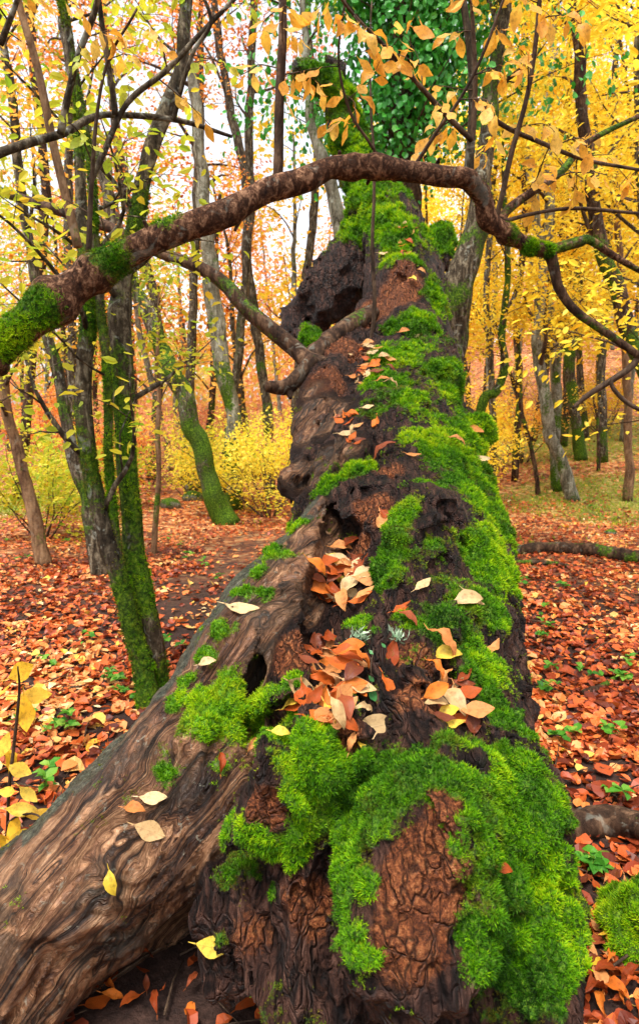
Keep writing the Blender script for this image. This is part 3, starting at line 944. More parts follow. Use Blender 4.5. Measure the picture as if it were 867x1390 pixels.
def make_tree(name, label, stems, bark='bark_grey', leaf='yellow', limbs=9, lim_len=1.6, subs=4, per=8, lsize=.075, seed=1, lo=.4, hi=.98,
              group=None, moss_amt=.5, tshift=0, leaf_detail=0, upw=.35, sides=9, cat='tree', stem_name='trunk', droop=.08, spread=1.0, lspread=.16, joined=False, dens=5, tufts=0):
    """a tree: each stem is rows x,y,z,r from the ground up"""
    base = stems[0][0][:3].copy()
    root = thing(name, label, cat, tuple(base), group)
    allt = []
    mbj = MB()
    bm = M['twig'] if bark != 'bark_grey' else M[bark]
    for si, st in enumerate(stems):
        st = np.asarray(st, dtype=float)
        mb = MB()
        z0 = st[0, 2]
        def mossf(v, z0=z0, sd=seed + si):
            h = v[:, 2] - z0
            nz = fbm(v * 3.1, 3, sd)
            return np.clip(moss_amt * (1.05 - .12 * h) + .65 * nz + .1, 0, 1)
        q = limb_tube(mb, st, sides, max(18, len(st) * 6), .22, mossf, seed + si, st[0, 3] * .4)
        obj(stem_name, mb.mesh(stem_name, base), M[bark], root)
        if tufts:
            tv, tl_, _ = tube(q[:, :3], q[:, 3] * 1.03, 14)
            tq_ = tl_[:(len(q) - 1) * 14 * 4].reshape(-1, 4)
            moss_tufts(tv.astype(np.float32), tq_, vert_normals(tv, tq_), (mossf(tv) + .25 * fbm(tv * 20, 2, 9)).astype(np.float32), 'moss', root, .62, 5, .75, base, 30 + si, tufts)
        lims = grow(q, limbs, lo, hi, lim_len, spread, upw, seed * 13 + si, .42, droop)
        for li, L in enumerate(lims):
            mb2 = mbj if joined else MB()
            lq = limb_tube(mb2, L, 5, 10, 0, None, seed + li, .03)
            tw = grow(lq, subs, .2, 1.0, lim_len * .5, .9, .1, seed * 31 + li * 7 + si, .5, droop * 1.5, 5)
            for T in tw:
                limb_tube(mb2, T, 3, 5)
            if not joined: obj('limb', mb2.mesh('limb', base), bm, root)
            allt += tw + [lq[4:]]
    if mbj.n:
        obj('branches', mbj.mesh('branches', base), bm, root)
    if per > 0 and allt:
        mb3 = MB()
        mb3.add(*leaves_on(allt, per * dens, lsize, seed, .35, leaf_detail, tshift=tshift, spread=lspread))
        obj('crown', mb3.mesh('crown', base, False), M[leaf], root)
    return root

def stem_px(pts, extend=0.0, y=None, lean=0.0):
    """pixel stem; the first pixel is where it meets the ground unless its depth y is given"""
    px, row, w = pts[0]
    g = G(px, row) if y is None else None
    yb = g[1] if y is None else y
    q = px_line(pts, yb, yb + lean)
    if y is not None:
        q[0, :2] = q[0, :2]; q[0, 2] = gz(q[0, 0], q[0, 1])
    q[0, 2] = gz(q[0, 0], q[0, 1]) - .05
    q[0, 3] *= 1.12
    if extend > 0:
        d = norm(q[-1, :3] - q[-2, :3]) * .5 + np.array([0, 0, .5])
        n = 3
        for k in range(1, n + 1):
            q = np.vstack([q, [*(q[-1, :3] + norm(d) * extend / n), max(.012, q[-1, 3] * .72)]])
    return q

# ------------------------------------------------------------------ trees one can tell apart, left of the trunk
make_tree('multi_stem_tree', 'mossy many-stemmed young tree rising right beside the bare root limb', [
    stem_px([(208,962,36),(190,895,28),(166,800,26),(141,715,24),(120,640,23),(112,560,23),(118,470,22),(121,395,20),(116,320,17),(108,240,14)], 1.2),
    stem_px([(218,952,34),(206,880,32),(190,795,30),(178,700,28),(168,600,27),(165,510,30),(163,430,30),(166,370,26),(186,300,22),(204,215,20),(232,135,18),(248,50,16),(252,-40,14)], 1.5, lean=.4),
    stem_px([(204,955,18),(180,870,15),(160,760,13),(150,640,12),(145,520,12),(136,420,12),(131,340,12),(124,235,11),(100,90,10),(84,-10,9)], .5, lean=-.2)],
    'bark_grey', 'lime', 7, 1.2, 4, 5, .075, 11, .22, .95, moss_amt=.6, tufts=9000, tshift=.0, leaf_detail=1, dens=3, lspread=.10)
make_tree('slender_tree', 'slender grey tree leaning away to the left behind the many-stemmed tree', [
    stem_px([(137,782,22),(119,693,19),(104,633,17),(88,564,16),(71,482,15),(60,440,14),(44,360,13),(28,240,12),(12,110,11)], 1.5)],
    'bark_grey', 'gold', 9, 1.5, 4, 8, .09, 12, .35, .98, moss_amt=.35)
make_tree('slender_tree', 'smooth tan stemmed tree tapering up from the leaf litter beside a green grass patch', [
    stem_px([(60,767,20),(43,693,18),(26,624,16),(14,573,14),(-4,480,12),(-20,380,10)], 2)],
    'bark_tan', 'lime', 9, 1.6, 4, 8, .08, 13, .35, .98, moss_amt=.1)
make_tree('leaning_tree', 'mossy tree leaning steeply left with dark foot in front of yellow shrub', [
    stem_px([(312,712,32),(290,668,28),(268,600,26),(245,528,25),(221,474,24),(192,405,21),(178,370,19),(160,315,17),(130,210,14),(95,80,12)], 2)],
    'bark_grey', 'orange', 9, 1.9, 4, 8, .085, 14, .45, .98, moss_amt=.66)
make_tree('tall_tree', 'tall grey green tree standing in the yellow shrub', [
    stem_px([(318,692,22),(317,620,20),(315,555,20),(300,480,23),(289,400,22),(283,330,20),(275,250,17),(266,150,14),(256,60,12)], 2)],
    'bark_pale', 'orange', 9, 2.0, 4, 7, .09, 15, .45, .98, moss_amt=.45)
make_tree('tall_tree', 'straight slim tree standing between yellow shrub and broken dead limb', [
    stem_px([(366,672,14),(362,560,14),(352,470,13),(341,400,13),(335,330,13),(340,270,12),(338,180,11),(341,80,10),(346,-10,9)], 2)],
    'bark_grey', 'orange', 8, 1.9, 4, 6, .09, 16, .5, .98, moss_amt=.3)
make_tree('thin_sapling', 'thin crooked reddish sapling on the leafy floor between mossy stems', [
    stem_px([(208,752,8),(212,700,8),(216,650,7),(213,590,7),(215,540,6),(213,490,5),(216,430,4)], .4)],
    'bark_tan', 'lime', 8, .9, 3, 4, .07, 17, .4, .98, moss_amt=.2)
for k, (pts, lf, bk, lab) in enumerate([
    ([(300,690,12),(330,420,12),(335,260,12),(318,175,11),(300,75,10),(290,0,9)], 'orange', 'bark_grey', 'forked grey trunk leaning left behind the tall tree'),
    ([(250,655,12),(262,420,12),(265,330,12),(270,200,11),(272,90,10)], 'orange', 'bark_grey', 'upright grey trunk with orange crown behind the leaning mossy tree'),
    ([(25,690,12),(50,420,12),(62,260,12),(48,120,10),(40,20,10)], 'orange', 'bark_brown', 'dark brown trunk with orange leaves beyond the grass patch'),
    ([(96,690,12),(98,480,12),(92,300,11),(96,140,10),(88,20,9)], 'lime', 'bark_grey', 'grey trunk with lime leaves behind the slender leaning tree'),
    ([(205,660,12),(215,440,12),(170,260,12),(150,100,10),(140,10,9)], 'orange', 'bark_grey', 'bent grey trunk with thin orange crown far behind'),
    ([(395,660,11),(410,420,11),(425,300,11),(430,180,10),(420,60,9)], 'orange', 'bark_grey', 'thin grey trunk seen past the dark broken limb')]):
    make_tree('background_tree', lab, [stem_px(pts, 3, y=[15, 17, 14.5, 16, 18, 17][k])], bk, lf, 10, 2.3, 4, 8, .12, 50 + k, .4, .98, group='trees on the left of the wood', moss_amt=.3)

# right of the trunk
make_tree('birch_tree', 'pale lichened tree with bent stem on the right slope', [
    stem_px([(778,679,18),(761,624,16),(746,587,17),(742,544,16),(733,501,16),(729,472,16),(731,440,16),(735,390,15),(745,300,13),(742,190,12),(750,80,10)], 2)],
    'bark_pale', 'yellow', 11, 2.1, 5, 12, .115, 21, .3, .98, moss_amt=.25)
make_tree('birch_tree', 'grey stem standing close behind the pale bent tree', [
    stem_px([(757,667,16),(753,600,14),(755,544,14),(752,486,14),(746,437,13),(738,360,12),(722,250,11),(715,120,10)], 2)],
    'bark_pale', 'yellow', 11, 2.1, 5, 12, .115, 22, .3, .98, moss_amt=.4)
make_tree('mossy_tree', 'mossy dark stem leaning on the grassy right slope', [
    stem_px([(788,624,16),(781,573,14),(775,515,14),(772,486,14),(777,437,14),(790,360,13),(800,260,11)], 2)],
    'bark_grey', 'yellow', 11, 2.2, 5, 13, .09, 23, .3, .98, moss_amt=.6)
make_tree('slim_tree', 'slim straight brown tree beside the grassy bank on the right', [
    stem_px([(851,680,13),(853,616,11),(851,538,11),(848,470,10),(846,390,9),(838,300,8)], 2)],
    'bark_tan', 'yellow', 10, 1.9, 5, 12, .085, 24, .35, .98, moss_amt=.15)
make_tree('dark_tree', 'dark trunk rising through dense yellow leaves on the right', [
    stem_px([(915,640,22),(888,540,22),(850,440,22),(816,330,18),(797,215,16),(785,75,14),(779,-20,12)], 2, y=11)],
    'bark_brown', 'yellow', 12, 2.2, 5, 11, .115, 25, .3, .98, moss_amt=.6)
make_tree('thin_sapling', 'thin brown sapling with few leaves in front of the bent pale tree', [
    stem_px([(730,672,7),(727,640,6),(716,590,6),(704,545,5),(690,500,4),(672,440,3)], .5)],
    'bark_brown', 'yellow', 8, 1.0, 3, 4, .07, 26, .3, .98, moss_amt=.3)
make_tree('thin_sapling', 'thin upright sapling with forked twigs on the right bank', [
    stem_px([(812,640,5),(812,600,4),(811,570,4),(806,548,3)], .3)],
    'bark_brown', 'yellow', 5, .6, 2, 3, .06, 27, .4, .98, moss_amt=.2)
make_tree('mossy_sapling', 'bright mossy sapling bending up beside the right flank of the old trunk', [
    stem_px([(648,600,13),(652,560,13),(672,532,12),(683,500,11),(680,460,10),(684,420,9),(690,360,8),(684,290,7)], 1, y=8.5)],
    'bark_grey', 'yellow', 9, 1.5, 4, 8, .08, 28, .3, .98, moss_amt=.75)
for k, (pts, lab) in enumerate([
    ([(672,610,9),(668,540,9),(664,470,8),(660,400,8),(668,280,7)], 'small grey tree with yellow crown close to the old trunk'),
    ([(700,600,9),(705,520,9),(700,440,9),(712,300,8),(708,150,7)], 'thin tree with yellow crown between mossy sapling and pale stem'),
    ([(820,600,11),(816,500,11),(822,420,10),(826,300,10),(832,150,9)], 'grey tree with dense yellow crown on the upper bank'),
    ([(765,590,10),(770,500,10),(760,400,10),(768,250,9),(772,100,8)], 'upright tree with yellow crown behind the mossy dark stem'),
    ([(890,640,14),(885,500,14),(880,380,13),(870,250,12),(866,100,11)], 'brown tree with dense yellow crown beyond the slim straight tree')]):
    make_tree('background_tree', lab, [stem_px(pts, 2.5, y=[14, 16, 17, 19, 12][k])], ['bark_grey', 'bark_brown'][k % 2], 'yellow', 12, 2.3, 5, 13, .10, 70 + k, .25, .98,
              group='trees on the right of the wood', moss_amt=.4)

for k, (bx, by, lab) in enumerate(((3.9, 5.2, 'near hazel tree whose yellow sprays hang into the wood on the right'), (5.6, 7.6, 'hazel tree with broad yellow sprays behind the near hazel'))):
    zz = float(gz(bx, by))
    make_tree('hazel_tree', lab, [np.array([[bx, by, zz - .05, .09], [bx - .1, by, 1.5, .08], [bx - .35, by + .1, 3.0, .065], [bx - .7, by + .1, 4.6, .045], [bx - 1.0, by, 6.0, .02]])],
              'bark_brown', 'yellow', 15, 2.8, 6, 7, .09, 90 + k, .25, .95, moss_amt=.3, leaf_detail=1, dens=5, lspread=.12)
# trees standing close behind the old trunk
make_tree('stout_tree', 'stout brown stem standing against the upper end of the old trunk', [
    stem_px([(600,640,42),(612,520,40),(616,470,38),(622,410,38),(634,340,36),(642,300,34),(655,230,24),(667,150,20),(678,50,17),(684,-40,14)], 1, y=7.6)],
    'bark_grey', 'yellow', 8, 1.4, 4, 8, .08, 31, .6, .98, moss_amt=.55)
ivy_st = stem_px([(545,600,44),(548,430,42),(552,280,38),(548,180,32),(542,80,26),(538,-20,22)], 1.0, y=8.6)
ivy_root = make_tree('ivy_clad_tree', 'tree wrapped in dark green ivy behind the top of the old trunk', [ivy_st], 'bark_brown', 'yellow', 0, 1, 0, 0, seed=33, moss_amt=.4)
make_tree('grey_stem', 'thin pale grey stem beside the mossy upright end of the old trunk', [
    stem_px([(462,640,22),(466,450,20),(464,340,20),(452,265,18),(440,220,16),(424,170,12),(418,90,10),(410,0,8)], .8, y=8.0)],
    'bark_pale', 'lime', 6, 1.2, 3, 3, .07, 34, .6, .98, moss_amt=.2)
# the ivy itself: creeping stems and glossy leaves wrapped round that tree
def make_ivy(root, q, n, lo_z, spread, seed):
    r = np.random.default_rng(seed)
    base = np.array(root.location)
    mb = MB(); tw = []
    for L in grow(q, 80, .30, .98, 2.7, 1.25, .2, seed, .12, .22, 6):
        lq = limb_tube(mb, L, 4, 8)
        tw.append(lq)
    obj('ivy_stems', mb.mesh('ivy_stems', base), M['twig'], root)
    pos = []
    for L in tw:
        m = int(n / len(tw))
        t = r.uniform(0, 1, m) ** .8 * (len(L) - 1); i = np.minimum(t.astype(int), len(L) - 2)
        pos.append(L[i, :3] + (L[i + 1, :3] - L[i, :3]) * (t - i)[:, None] + r.normal(0, .26, (m, 3)))
    pos = np.concatenate(pos)
    out = norm(pos - np.array([q[-1, 0], q[-1, 1], 0]) * np.array([1, 1, 0]) - np.array([0, 0, 1]) * pos[:, 2:3])
    m = len(pos)
    mb = MB()
    mb.add(*leaf_batch(pos, norm(np.array([0, 0, -.8]) + r.normal(0, .5, (m, 3))), norm(out + r.normal(0, .5, (m, 3)) + np.array([0, 0, .4])),
                       r.uniform(.055, .10, m), r.normal(0, .2, m), np.clip(.5 + .3 * fbm(pos * 2.2, 2, seed) + r.normal(0, .2, m), 0, 1), 1, .5))
    obj('ivy_foliage', mb.mesh('ivy_foliage', base, False), M['ivy'], root)
make_ivy(ivy_root, resample(ivy_st, 30), 24000, 3, .6, 91)

# ------------------------------------------------------------------ dead limbs of the old trunk
def trunk_limb(name, pts, moss=None, rough=.18, sides=10, m='bark_brown', seed=0):
    mb = MB()
    limb_tube(mb, pts, sides, len(pts) * 7, rough, moss or (lambda v: np.clip(.25 + .6 * fbm(v * 3, 2, seed), 0, 1)), seed, .02)
    return obj(name, mb.mesh(name, (.2, 1.6, 0)), M[m], trunk_root)
trunk_limb('dead_limb', np.vstack([px_line([(440,500,30),(418,488,25),(395,468,22),(335,422,20),(292,376,18),(220,344,15)], 4.75, 5.2), px_line([(150,310,14),(95,290,14),(50,275,13),(0,260,12),(-60,250,9)], 5.3, 5.8)]), seed=3)
trunk_limb('dead_limb', px_line([(428,490,26),(408,508,22),(388,525,22),(362,523,16)], 4.75, 4.6), seed=5)
trunk_limb('dead_limb', px_line([(505,425,26),(478,442,26),(452,458,25),(430,480,30),(415,505,22)], 5.6, 4.9), seed=6)
trunk_limb('dead_limb', px_line([(388,525,16),(393,535,10),(394,541,5)], 4.65, 4.6), seed=7)
trunk_limb('vertical_shoot', px_line([(503,480,7),(507,400,6),(505,320,5),(508,220,4),(503,120,3),(506,0,2)], 5.3, 5.1), lambda v: np.zeros(len(v)), 0, 5, 'twig', 8)

# ------------------------------------------------------------------ the arching branch in front
arch_px = [(-60,500,52),(0,462,50),(70,415,47),(150,362,44),(240,310,38),(350,268,33),(430,236,30),(480,223,27),(550,228,26),(620,241,25),(650,257,25),(665,296,22),(698,325,20),(748,342,18)]
A0 = px_line(arch_px, 2.55, 3.25)
arch_base = np.array([-3.1, 2.2, gz(-3.1, 2.2) - .05])
arch_main = np.vstack([[*arch_base, .12], [-2.75, 2.3, .75, .105], [-2.2, 2.42, 1.55, .09], A0])
arch_root = thing('arching_tree', 'brown branch arching across in front of the old trunk with moss patches', 'branch', tuple(arch_base))
def arch_moss(v):
    s = np.zeros(len(v))
    for px, row, r in [(50,420,26),(10,452,30),(150,355,24),(225,305,18),(640,240,14),(655,262,12),(748,338,14),(720,335,10),(480,216,10),(690,318,12),(790,326,16)]:
        c = P(px, row, 2.55 + .7 * np.clip(px / 750, 0, 1)); R = r / FPX * c[1] * 1.2
        s = np.maximum(s, np.exp(-((v - c) ** 2).sum(1) / R ** 2 * .8))
    return np.clip(s * 1.1 + .25 * fbm(v * 12, 2, 8), 0, 1)
arch_main = resample(arch_main, 70)
rk = np.random.default_rng(12)
arch_main[:, 3] *= 1 + .10 * vnoise(np.stack([np.arange(70) * .55, np.zeros(70), np.zeros(70)], 1), 6)
for k in rk.integers(12, 66, 9): arch_main[k, 3] *= rk.uniform(1.12, 1.3)
arch_main[5:, :3] += .012 * np.stack([vnoise(np.stack([np.arange(65) * .4, np.full(65, q * 9.0), np.zeros(65)], 1), 7) for q in range(3)], 1)
mb = MB()
AQ = limb_tube(mb, arch_main, 18, 230, .24, arch_moss, 4, .02)
obj('main_branch', mb.mesh('main_branch', arch_base), M['bark_arch'], arch_root)
av, al, ac_ = tube(AQ[:, :3], AQ[:, 3] * 1.04, 18)
aq = al[:(len(AQ) - 1) * 18 * 4].reshape(-1, 4)
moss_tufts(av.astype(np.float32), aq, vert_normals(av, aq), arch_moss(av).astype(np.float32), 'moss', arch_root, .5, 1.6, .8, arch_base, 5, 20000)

def arch_limb(pts, y0, y1, seed, moss=None, m='bark_arch', sides=8, name='side_branch', j=.01):
    mb = MB()
    q = limb_tube(mb, px_line(pts, y0, y1), sides, len(pts) * 6, .10, moss, seed, j)
    obj(name, mb.mesh(name, arch_base), M[m], arch_root)
    return q
mossy = lambda v: np.clip(.55 + .5 * fbm(v * 6, 2, 3), 0, 1)
dry = lambda v: np.clip(.15 + .4 * fbm(v * 6, 2, 3), 0, 1)
B_right = arch_limb([(746,340,17),(752,362,15),(760,390,13),(782,420,12),(820,448,11),(868,484,10),(920,520,8)], 3.25, 3.3, 1, lambda v: np.clip(.38 + .4 * fbm(v * 6, 2, 3), 0, 1), 'bark_brown')
B_fork = arch_limb([(742,341,14),(786,327,14),(800,325,11),(830,345,9),(870,368,7),(915,390,4)], 3.25, 3.3, 2, mossy)
B_up = arch_limb([(676,308,12),(690,285,12),(722,260,11),(762,232,10),(800,190,8),(880,150,6)], 3.2, 3.6, 3, mossy)
B_thin = arch_limb([(684,300,6),(720,290,5),(780,283,5),(868,288,4)], 3.2, 3.5, 4, dry, 'twig')
B_shootL = arch_limb([(374,262,16),(377,225,13),(380,140,12),(384,60,11),(383,-30,9)], 2.93, 2.9, 5, dry, 'bark_brown')
B_shootR = arch_limb([(636,240,15),(638,215,12),(642,150,11),(640,80,10),(628,0,9),(622,-50,8)], 3.13, 3.1, 6, dry, 'bark_grey')
B_shootR2 = arch_limb([(634,240,9),(643,150,7),(644,80,6),(640,0,5),(642,-40,4)], 3.13, 3.0, 7, dry, 'twig')
B_low = arch_limb([(868,484,10),(846,505,9),(800,535,8),(776,555,4)], 3.3, 3.35, 8, dry, 'twig')
B_low2 = arch_limb([(846,505,8),(830,520,6),(850,545,6),(890,565,5)], 3.3, 3.3, 9, dry, 'twig')
B_top = arch_limb([(640,190,7),(600,150,7),(560,105,6),(520,60,5),(480,20,4),(450,-20,3)], 3.1, 2.7, 10, dry, 'twig')
B_topr = arch_limb([(640,130,6),(680,165,6),(730,190,6),(790,215,5),(868,230,4)], 3.1, 3.3, 11, dry, 'twig')
B_vert = arch_limb([(672,300,7),(690,220,7),(716,120,6),(730,30,6),(735,-30,5)], 3.2, 3.0, 12, dry, 'twig')
B_hang = arch_limb([(560,228,5),(590,180,5),(625,130,4),(660,60,4),(690,-20,3)], 3.05, 2.8, 13, dry, 'twig')
B_hang2 = arch_limb([(520,222,5),(500,190,4),(475,150,4),(460,80,3),(470,-10,3)], 3.03, 2.8, 14, dry, 'twig')

for k, (a_, b_, c_, d_) in enumerate(((118, 385, 108, 352), (205, 330, 196, 300), (290, 290, 300, 262), (330, 276, 318, 312), (455, 228, 462, 205), (505, 222, 498, 250), (585, 233, 596, 214), (262, 300, 250, 330))):
    arch_limb([(a_, b_, 9), ((a_ + c_) / 2 + 2, (b_ + d_) / 2, 7), (c_, d_, 4)], 2.55 + .7 * a_ / 750, 2.5 + .7 * a_ / 750, 40 + k, dry, 'bark_brown', name='broken_stub')
# near branch reaching in on the left, above the arch
upl = px_line([(-60,235,13),(0,207,11),(40,193,11),(85,180,10),(120,160,9),(155,154,8),(240,163,7),(315,186,4)], 2.4, 3.0)
up_base = np.array([-3.4, 3.0, gz(-3.4, 3.0) - .05])
up_root = thing('overhanging_tree', 'thin grey branch reaching in level above the arching branch', 'branch', tuple(up_base))
mb = MB()
limb_tube(mb, np.vstack([[*up_base, .08], [-3.0, 2.8, 1.2, .07], [-2.2, 2.5, 2.4, .05], upl]), 9, 80, .12, dry, 2, .01)
obj('main_branch', mb.mesh('main_branch', up_base), M['bark_grey'], up_root)
def up_limb(pts, y0, y1, seed, m='bark_grey', sides=7):
    mb = MB()
    q = limb_tube(mb, px_line(pts, y0, y1), sides, len(pts) * 6, .08, dry, seed, .008)
    obj('side_branch', mb.mesh('side_branch', up_base), M[m], up_root)
    return q
U1 = up_limb([(82,182,10),(92,130,9),(106,75,8),(125,25,8),(140,-30,7)], 2.6, 2.5, 1)
U2 = up_limb([(156,155,8),(148,100,7),(140,50,7),(134,0,6),(130,-40,5)], 2.75, 2.6, 2)
U3 = up_limb([(122,245,9),(140,205,8),(172,140,7),(225,95,7),(270,45,6),(325,-10,5)], 2.75, 2.8, 3)
U4 = up_limb([(235,163,6),(245,120,6),(262,70,5),(285,30,5),(270,-20,4)], 2.85, 2.7, 4)
U5 = up_limb([(120,345,8),(125,250,6),(140,100,4),(185,10,3)], 2.7, 2.6, 5, 'twig')
U6 = up_limb([(0,60,8),(25,0,6),(40,-40,5)], 2.4, 2.3, 6)
U7 = up_limb([(106,335,12),(80,230,11),(52,100,10),(28,15,9),(18,-40,8)], 2.9, 2.8, 7, 'bark_tan')

# ------------------------------------------------------------------ leaves one can pick apart
def leaf_mesh(name, length, width, curl, fold, wave, seed):
    """one leaf with stalk, serrated oval outline, folded and curled"""
    r = np.random.default_rng(seed)
    n = 9
    v = []; ac = []; al = []; f = []
    prof = [0.0, .36, .72, .94, 1.0, .90, .68, .36, 0.02]
    for k in range(n):
        t = k / (n - 1)
        w = prof[k] * width * .5 * (1 + r.normal(0, .04))
        x = t * length
        z = curl * ((t - .5) ** 2 - .25) * length + wave * math.sin(t * 7 + seed) * .03 * length
        for s in (-1, -.5, 0, .5, 1):
            v.append((x + (.015 * length if abs(s) == 1 and k % 2 else 0), s * w, z + fold * abs(s) * w + wave * .05 * length * math.sin(k * 1.7 + s * 3) * abs(s)))
            ac.append(s * prof[k]); al.append(t)
    for k in range(n - 1):
        for j in range(4):
            a = k * 5 + j
            f.append((a, a + 5, a + 6, a + 1))
    b0 = len(v)
    for x, y, z in ((0, .004, 0), (0, -.004, 0), (-.22, -.0, .02), (-.22, .003, .02)):
        v.append((x * length if x else 0, y * length / .08 * .4, z * length)); ac.append(0); al.append(0)
    f.append((b0, b0 + 3, b0 + 2, b0 + 1))
    me = mesh_np(name, np.array(v), np.array(f), 4, {'across': np.array(ac), 'along': np.array(al)})
    return me
LEAF = {}
def leaf_variant(mk, k):
    key = (mk, k)
    if key not in LEAF:
        w, c, fo, wv = [(.46, .5, .15, .5), (.52, -.5, .3, .8), (.42, .9, .45, 1.0), (.55, .15, .1, .4), (.36, -1.3, .7, 1.6), (.30, .7, .35, 1.4), (.60, .9, .5, 2.0)][k]
        me = leaf_mesh('leaf', 1.0, w, c, fo, wv, k + 3)
        me.materials.append(M[mk])
        LEAF[key] = me
    return LEAF[key]

def place_leaf(name, mk, k, pos, axis, nrm, size, parent=None, origin=None):
    axis = norm(axis); side = norm(np.cross(nrm, axis)); up = np.cross(axis, side)
    o = bpy.data.objects.new(name, leaf_variant(mk, k))
    from mathutils import Matrix
    mtx = Matrix(((axis[0] * size, side[0] * size, up[0] * size, pos[0]), (axis[1] * size, side[1] * size, up[1] * size, pos[1]),
                  (axis[2] * size, side[2] * size, up[2] * size, pos[2]), (0, 0, 0, 1)))
    if parent is not None:
        o.parent = parent
        mtx = Matrix.Translation(-Vector(origin if origin is not None else parent.location)) @ mtx
    o.matrix_local = mtx
    col.objects.link(o)
    return o

def hang_leaves(root, lines, count, mk, size, seed, name='leaf'):
    """separate hanging leaves along thin side twigs"""
    r = np.random.default_rng(seed)
    n = 0
    per = max(1, count // len(lines))
    for q, t0, t1 in lines:
        tws = grow(q, max(2, per // 5), t0, t1, .34, 1.0, -.12, int(r.integers(1e6)), .4, .35, 6)
        for T in tws:
            T[:, 3] = np.minimum(T[:, 3], .0032)
            mbt = MB(); tq = limb_tube(mbt, T, 4, 9)
            two = obj('twig', mbt.mesh('twig', np.array(root.location)), M['twig'], root)
            for k in range(5):
                f = (.25 + .75 * (k + r.random() * .6) / 5) * (len(tq) - 1); i = min(int(f), len(tq) - 2)
                p = tq[i, :3] + (tq[i + 1, :3] - tq[i, :3]) * (f - i)
                Td = norm(tq[i + 1, :3] - tq[i, :3])
                sgn = 1 if k % 2 else -1
                ax = norm(np.cross(Td, (0, 0, 1)) * sgn * .7 + Td * .5 + np.array([0, 0, -.75]) + r.normal(0, .25, 3))
                place_leaf(name, mk, int(r.choice([0, 1, 3, 3])), p + ax * size * .2, ax, norm(np.array([0, -.6, .7]) + r.normal(0, .5, 3)), size * r.uniform(.7, 1.2), two, root.location)
                n += 1
    return n
hang_leaves(arch_root, [(B_top, .1, 1), (B_topr, .15, 1), (B_hang, .2, 1), (B_hang2, .2, 1), (B_vert, .3, 1), (B_shootR2, .3, 1), (B_shootL, .5, .9), (B_up, .3, 1)], 255, 'gold_big', .088, 61)
hang_leaves(up_root, [(U1, .3, 1), (U2, .2, 1), (U3, .2, 1), (U7, .5, 1), (U6, 0, 1)], 60, 'gold_big', .07, 62, 'golden_leaf')
hang_leaves(up_root, [(U4, .1, .9), (U5, .2, .8), (U3, 0, .5)], 50, 'lime_big', .06, 63, 'lime_leaf')

# ------------------------------------------------------------------ shrubs
def make_shrub(name, label, base, n, height, spread, leaf, per, lsize, seed, group=None, subs=4, tshift=0):
    r = np.random.default_rng(seed)
    root = thing(name, label, 'shrub', tuple(base), group)
    mb = MB(); tw = []
    for k in range(n):
        az = r.uniform(0, 2 * math.pi); d = np.array([math.cos(az), math.sin(az), 0])
        pts = []
        cur = base + d * .08 + np.array([0, 0, -.04]); dv = norm(d * spread + np.array([0, 0, 1.0])); L = height * r.uniform(.6, 1.1)
        for s in range(6):
            pts.append([*cur, .016 * (1 - .85 * s / 5)])
            dv = norm(dv + r.normal(0, .14, 3)); cur = cur + dv * L / 5
        q = limb_tube(mb, np.array(pts), 5, 9)
        t = grow(q, subs, .25, 1, height * .4, 1.0, .05, seed * 7 + k, .5, .1, 5)
        for T in t: limb_tube(mb, T, 3, 5)
        tw += t + [q[4:]]
    obj('stems', mb.mesh('stems', base), M['twig'], root)
    mb = MB(); mb.add(*leaves_on(tw, per * 4.5, lsize, seed, .15, 0, tshift=tshift, spread=.15))
    obj('foliage', mb.mesh('foliage', base, False), M[leaf], root)
    return root
def gpt(px, row, y=None):
    if y is None: return G(px, row)
    p = P(px, row, y); return np.array([p[0], p[1], gz(p[0], p[1])])
make_shrub('yellow_shrub', 'bright yellow leafy shrub between the leaning tree and the old trunk', gpt(358, 0, 12.4), 13, 2.9, .7, 'yellow', 24, .085, 201, tshift=.2)
make_shrub('yellow_shrub', 'small yellow shrub at the foot of the tall grey green tree', gpt(285, 0, 14.0), 8, 1.7, .7, 'yellow', 14, .08, 202, tshift=.2)
make_shrub('yellow_shrub', 'yellow shrub behind the hollow left side of the old trunk', gpt(398, 0, 13.4), 10, 3.0, .7, 'yellow', 16, .09, 203, tshift=.2)
for k, (px, y, h, lf, lab) in enumerate([
    (20, 10, 1.9, 'lime', 'lime green shrub behind the smooth tan stem'), (75, 13, 2.2, 'lime', 'lime shrub past the grass patch'),
    (150, 14, 2.0, 'orange', 'orange shrub behind the many-stemmed tree'), (235, 15, 2.2, 'lime', 'yellow green shrub behind the leaning mossy tree'),
    (180, 17, 2.6, 'rose', 'rusty shrub deep in the wood on the left'), (440, 16, 2.5, 'rose', 'pinkish orange shrub hidden behind the old trunk'),
    (660, 13, 2.2, 'yellow', 'yellow shrub close to the right flank of the old trunk'), (700, 17, 2.6, 'yellow', 'tall yellow shrub up the bank behind the thin saplings'),
    (735, 18, 2.6, 'gold', 'golden shrub behind the pale bent tree'), (800, 22, 2.6, 'gold', 'golden shrub high on the grassy bank'), (850, 20, 2.4, 'yellow', 'yellow shrub behind the slim straight tree'),
    (40, 18, 2.8, 'orange', 'orange shrub far beyond the tan stem'), (320, 20, 3.0, 'rose', 'pale rusty shrub far behind the tall tree'), (270, 19, 2.6, 'rose', 'rosy shrub behind the yellow shrubs')]):
    make_shrub('wood_shrub', lab, gpt(px, 0, y), 9, h, .65, lf, 13, .10, 220 + k, group='shrubs in the wood')

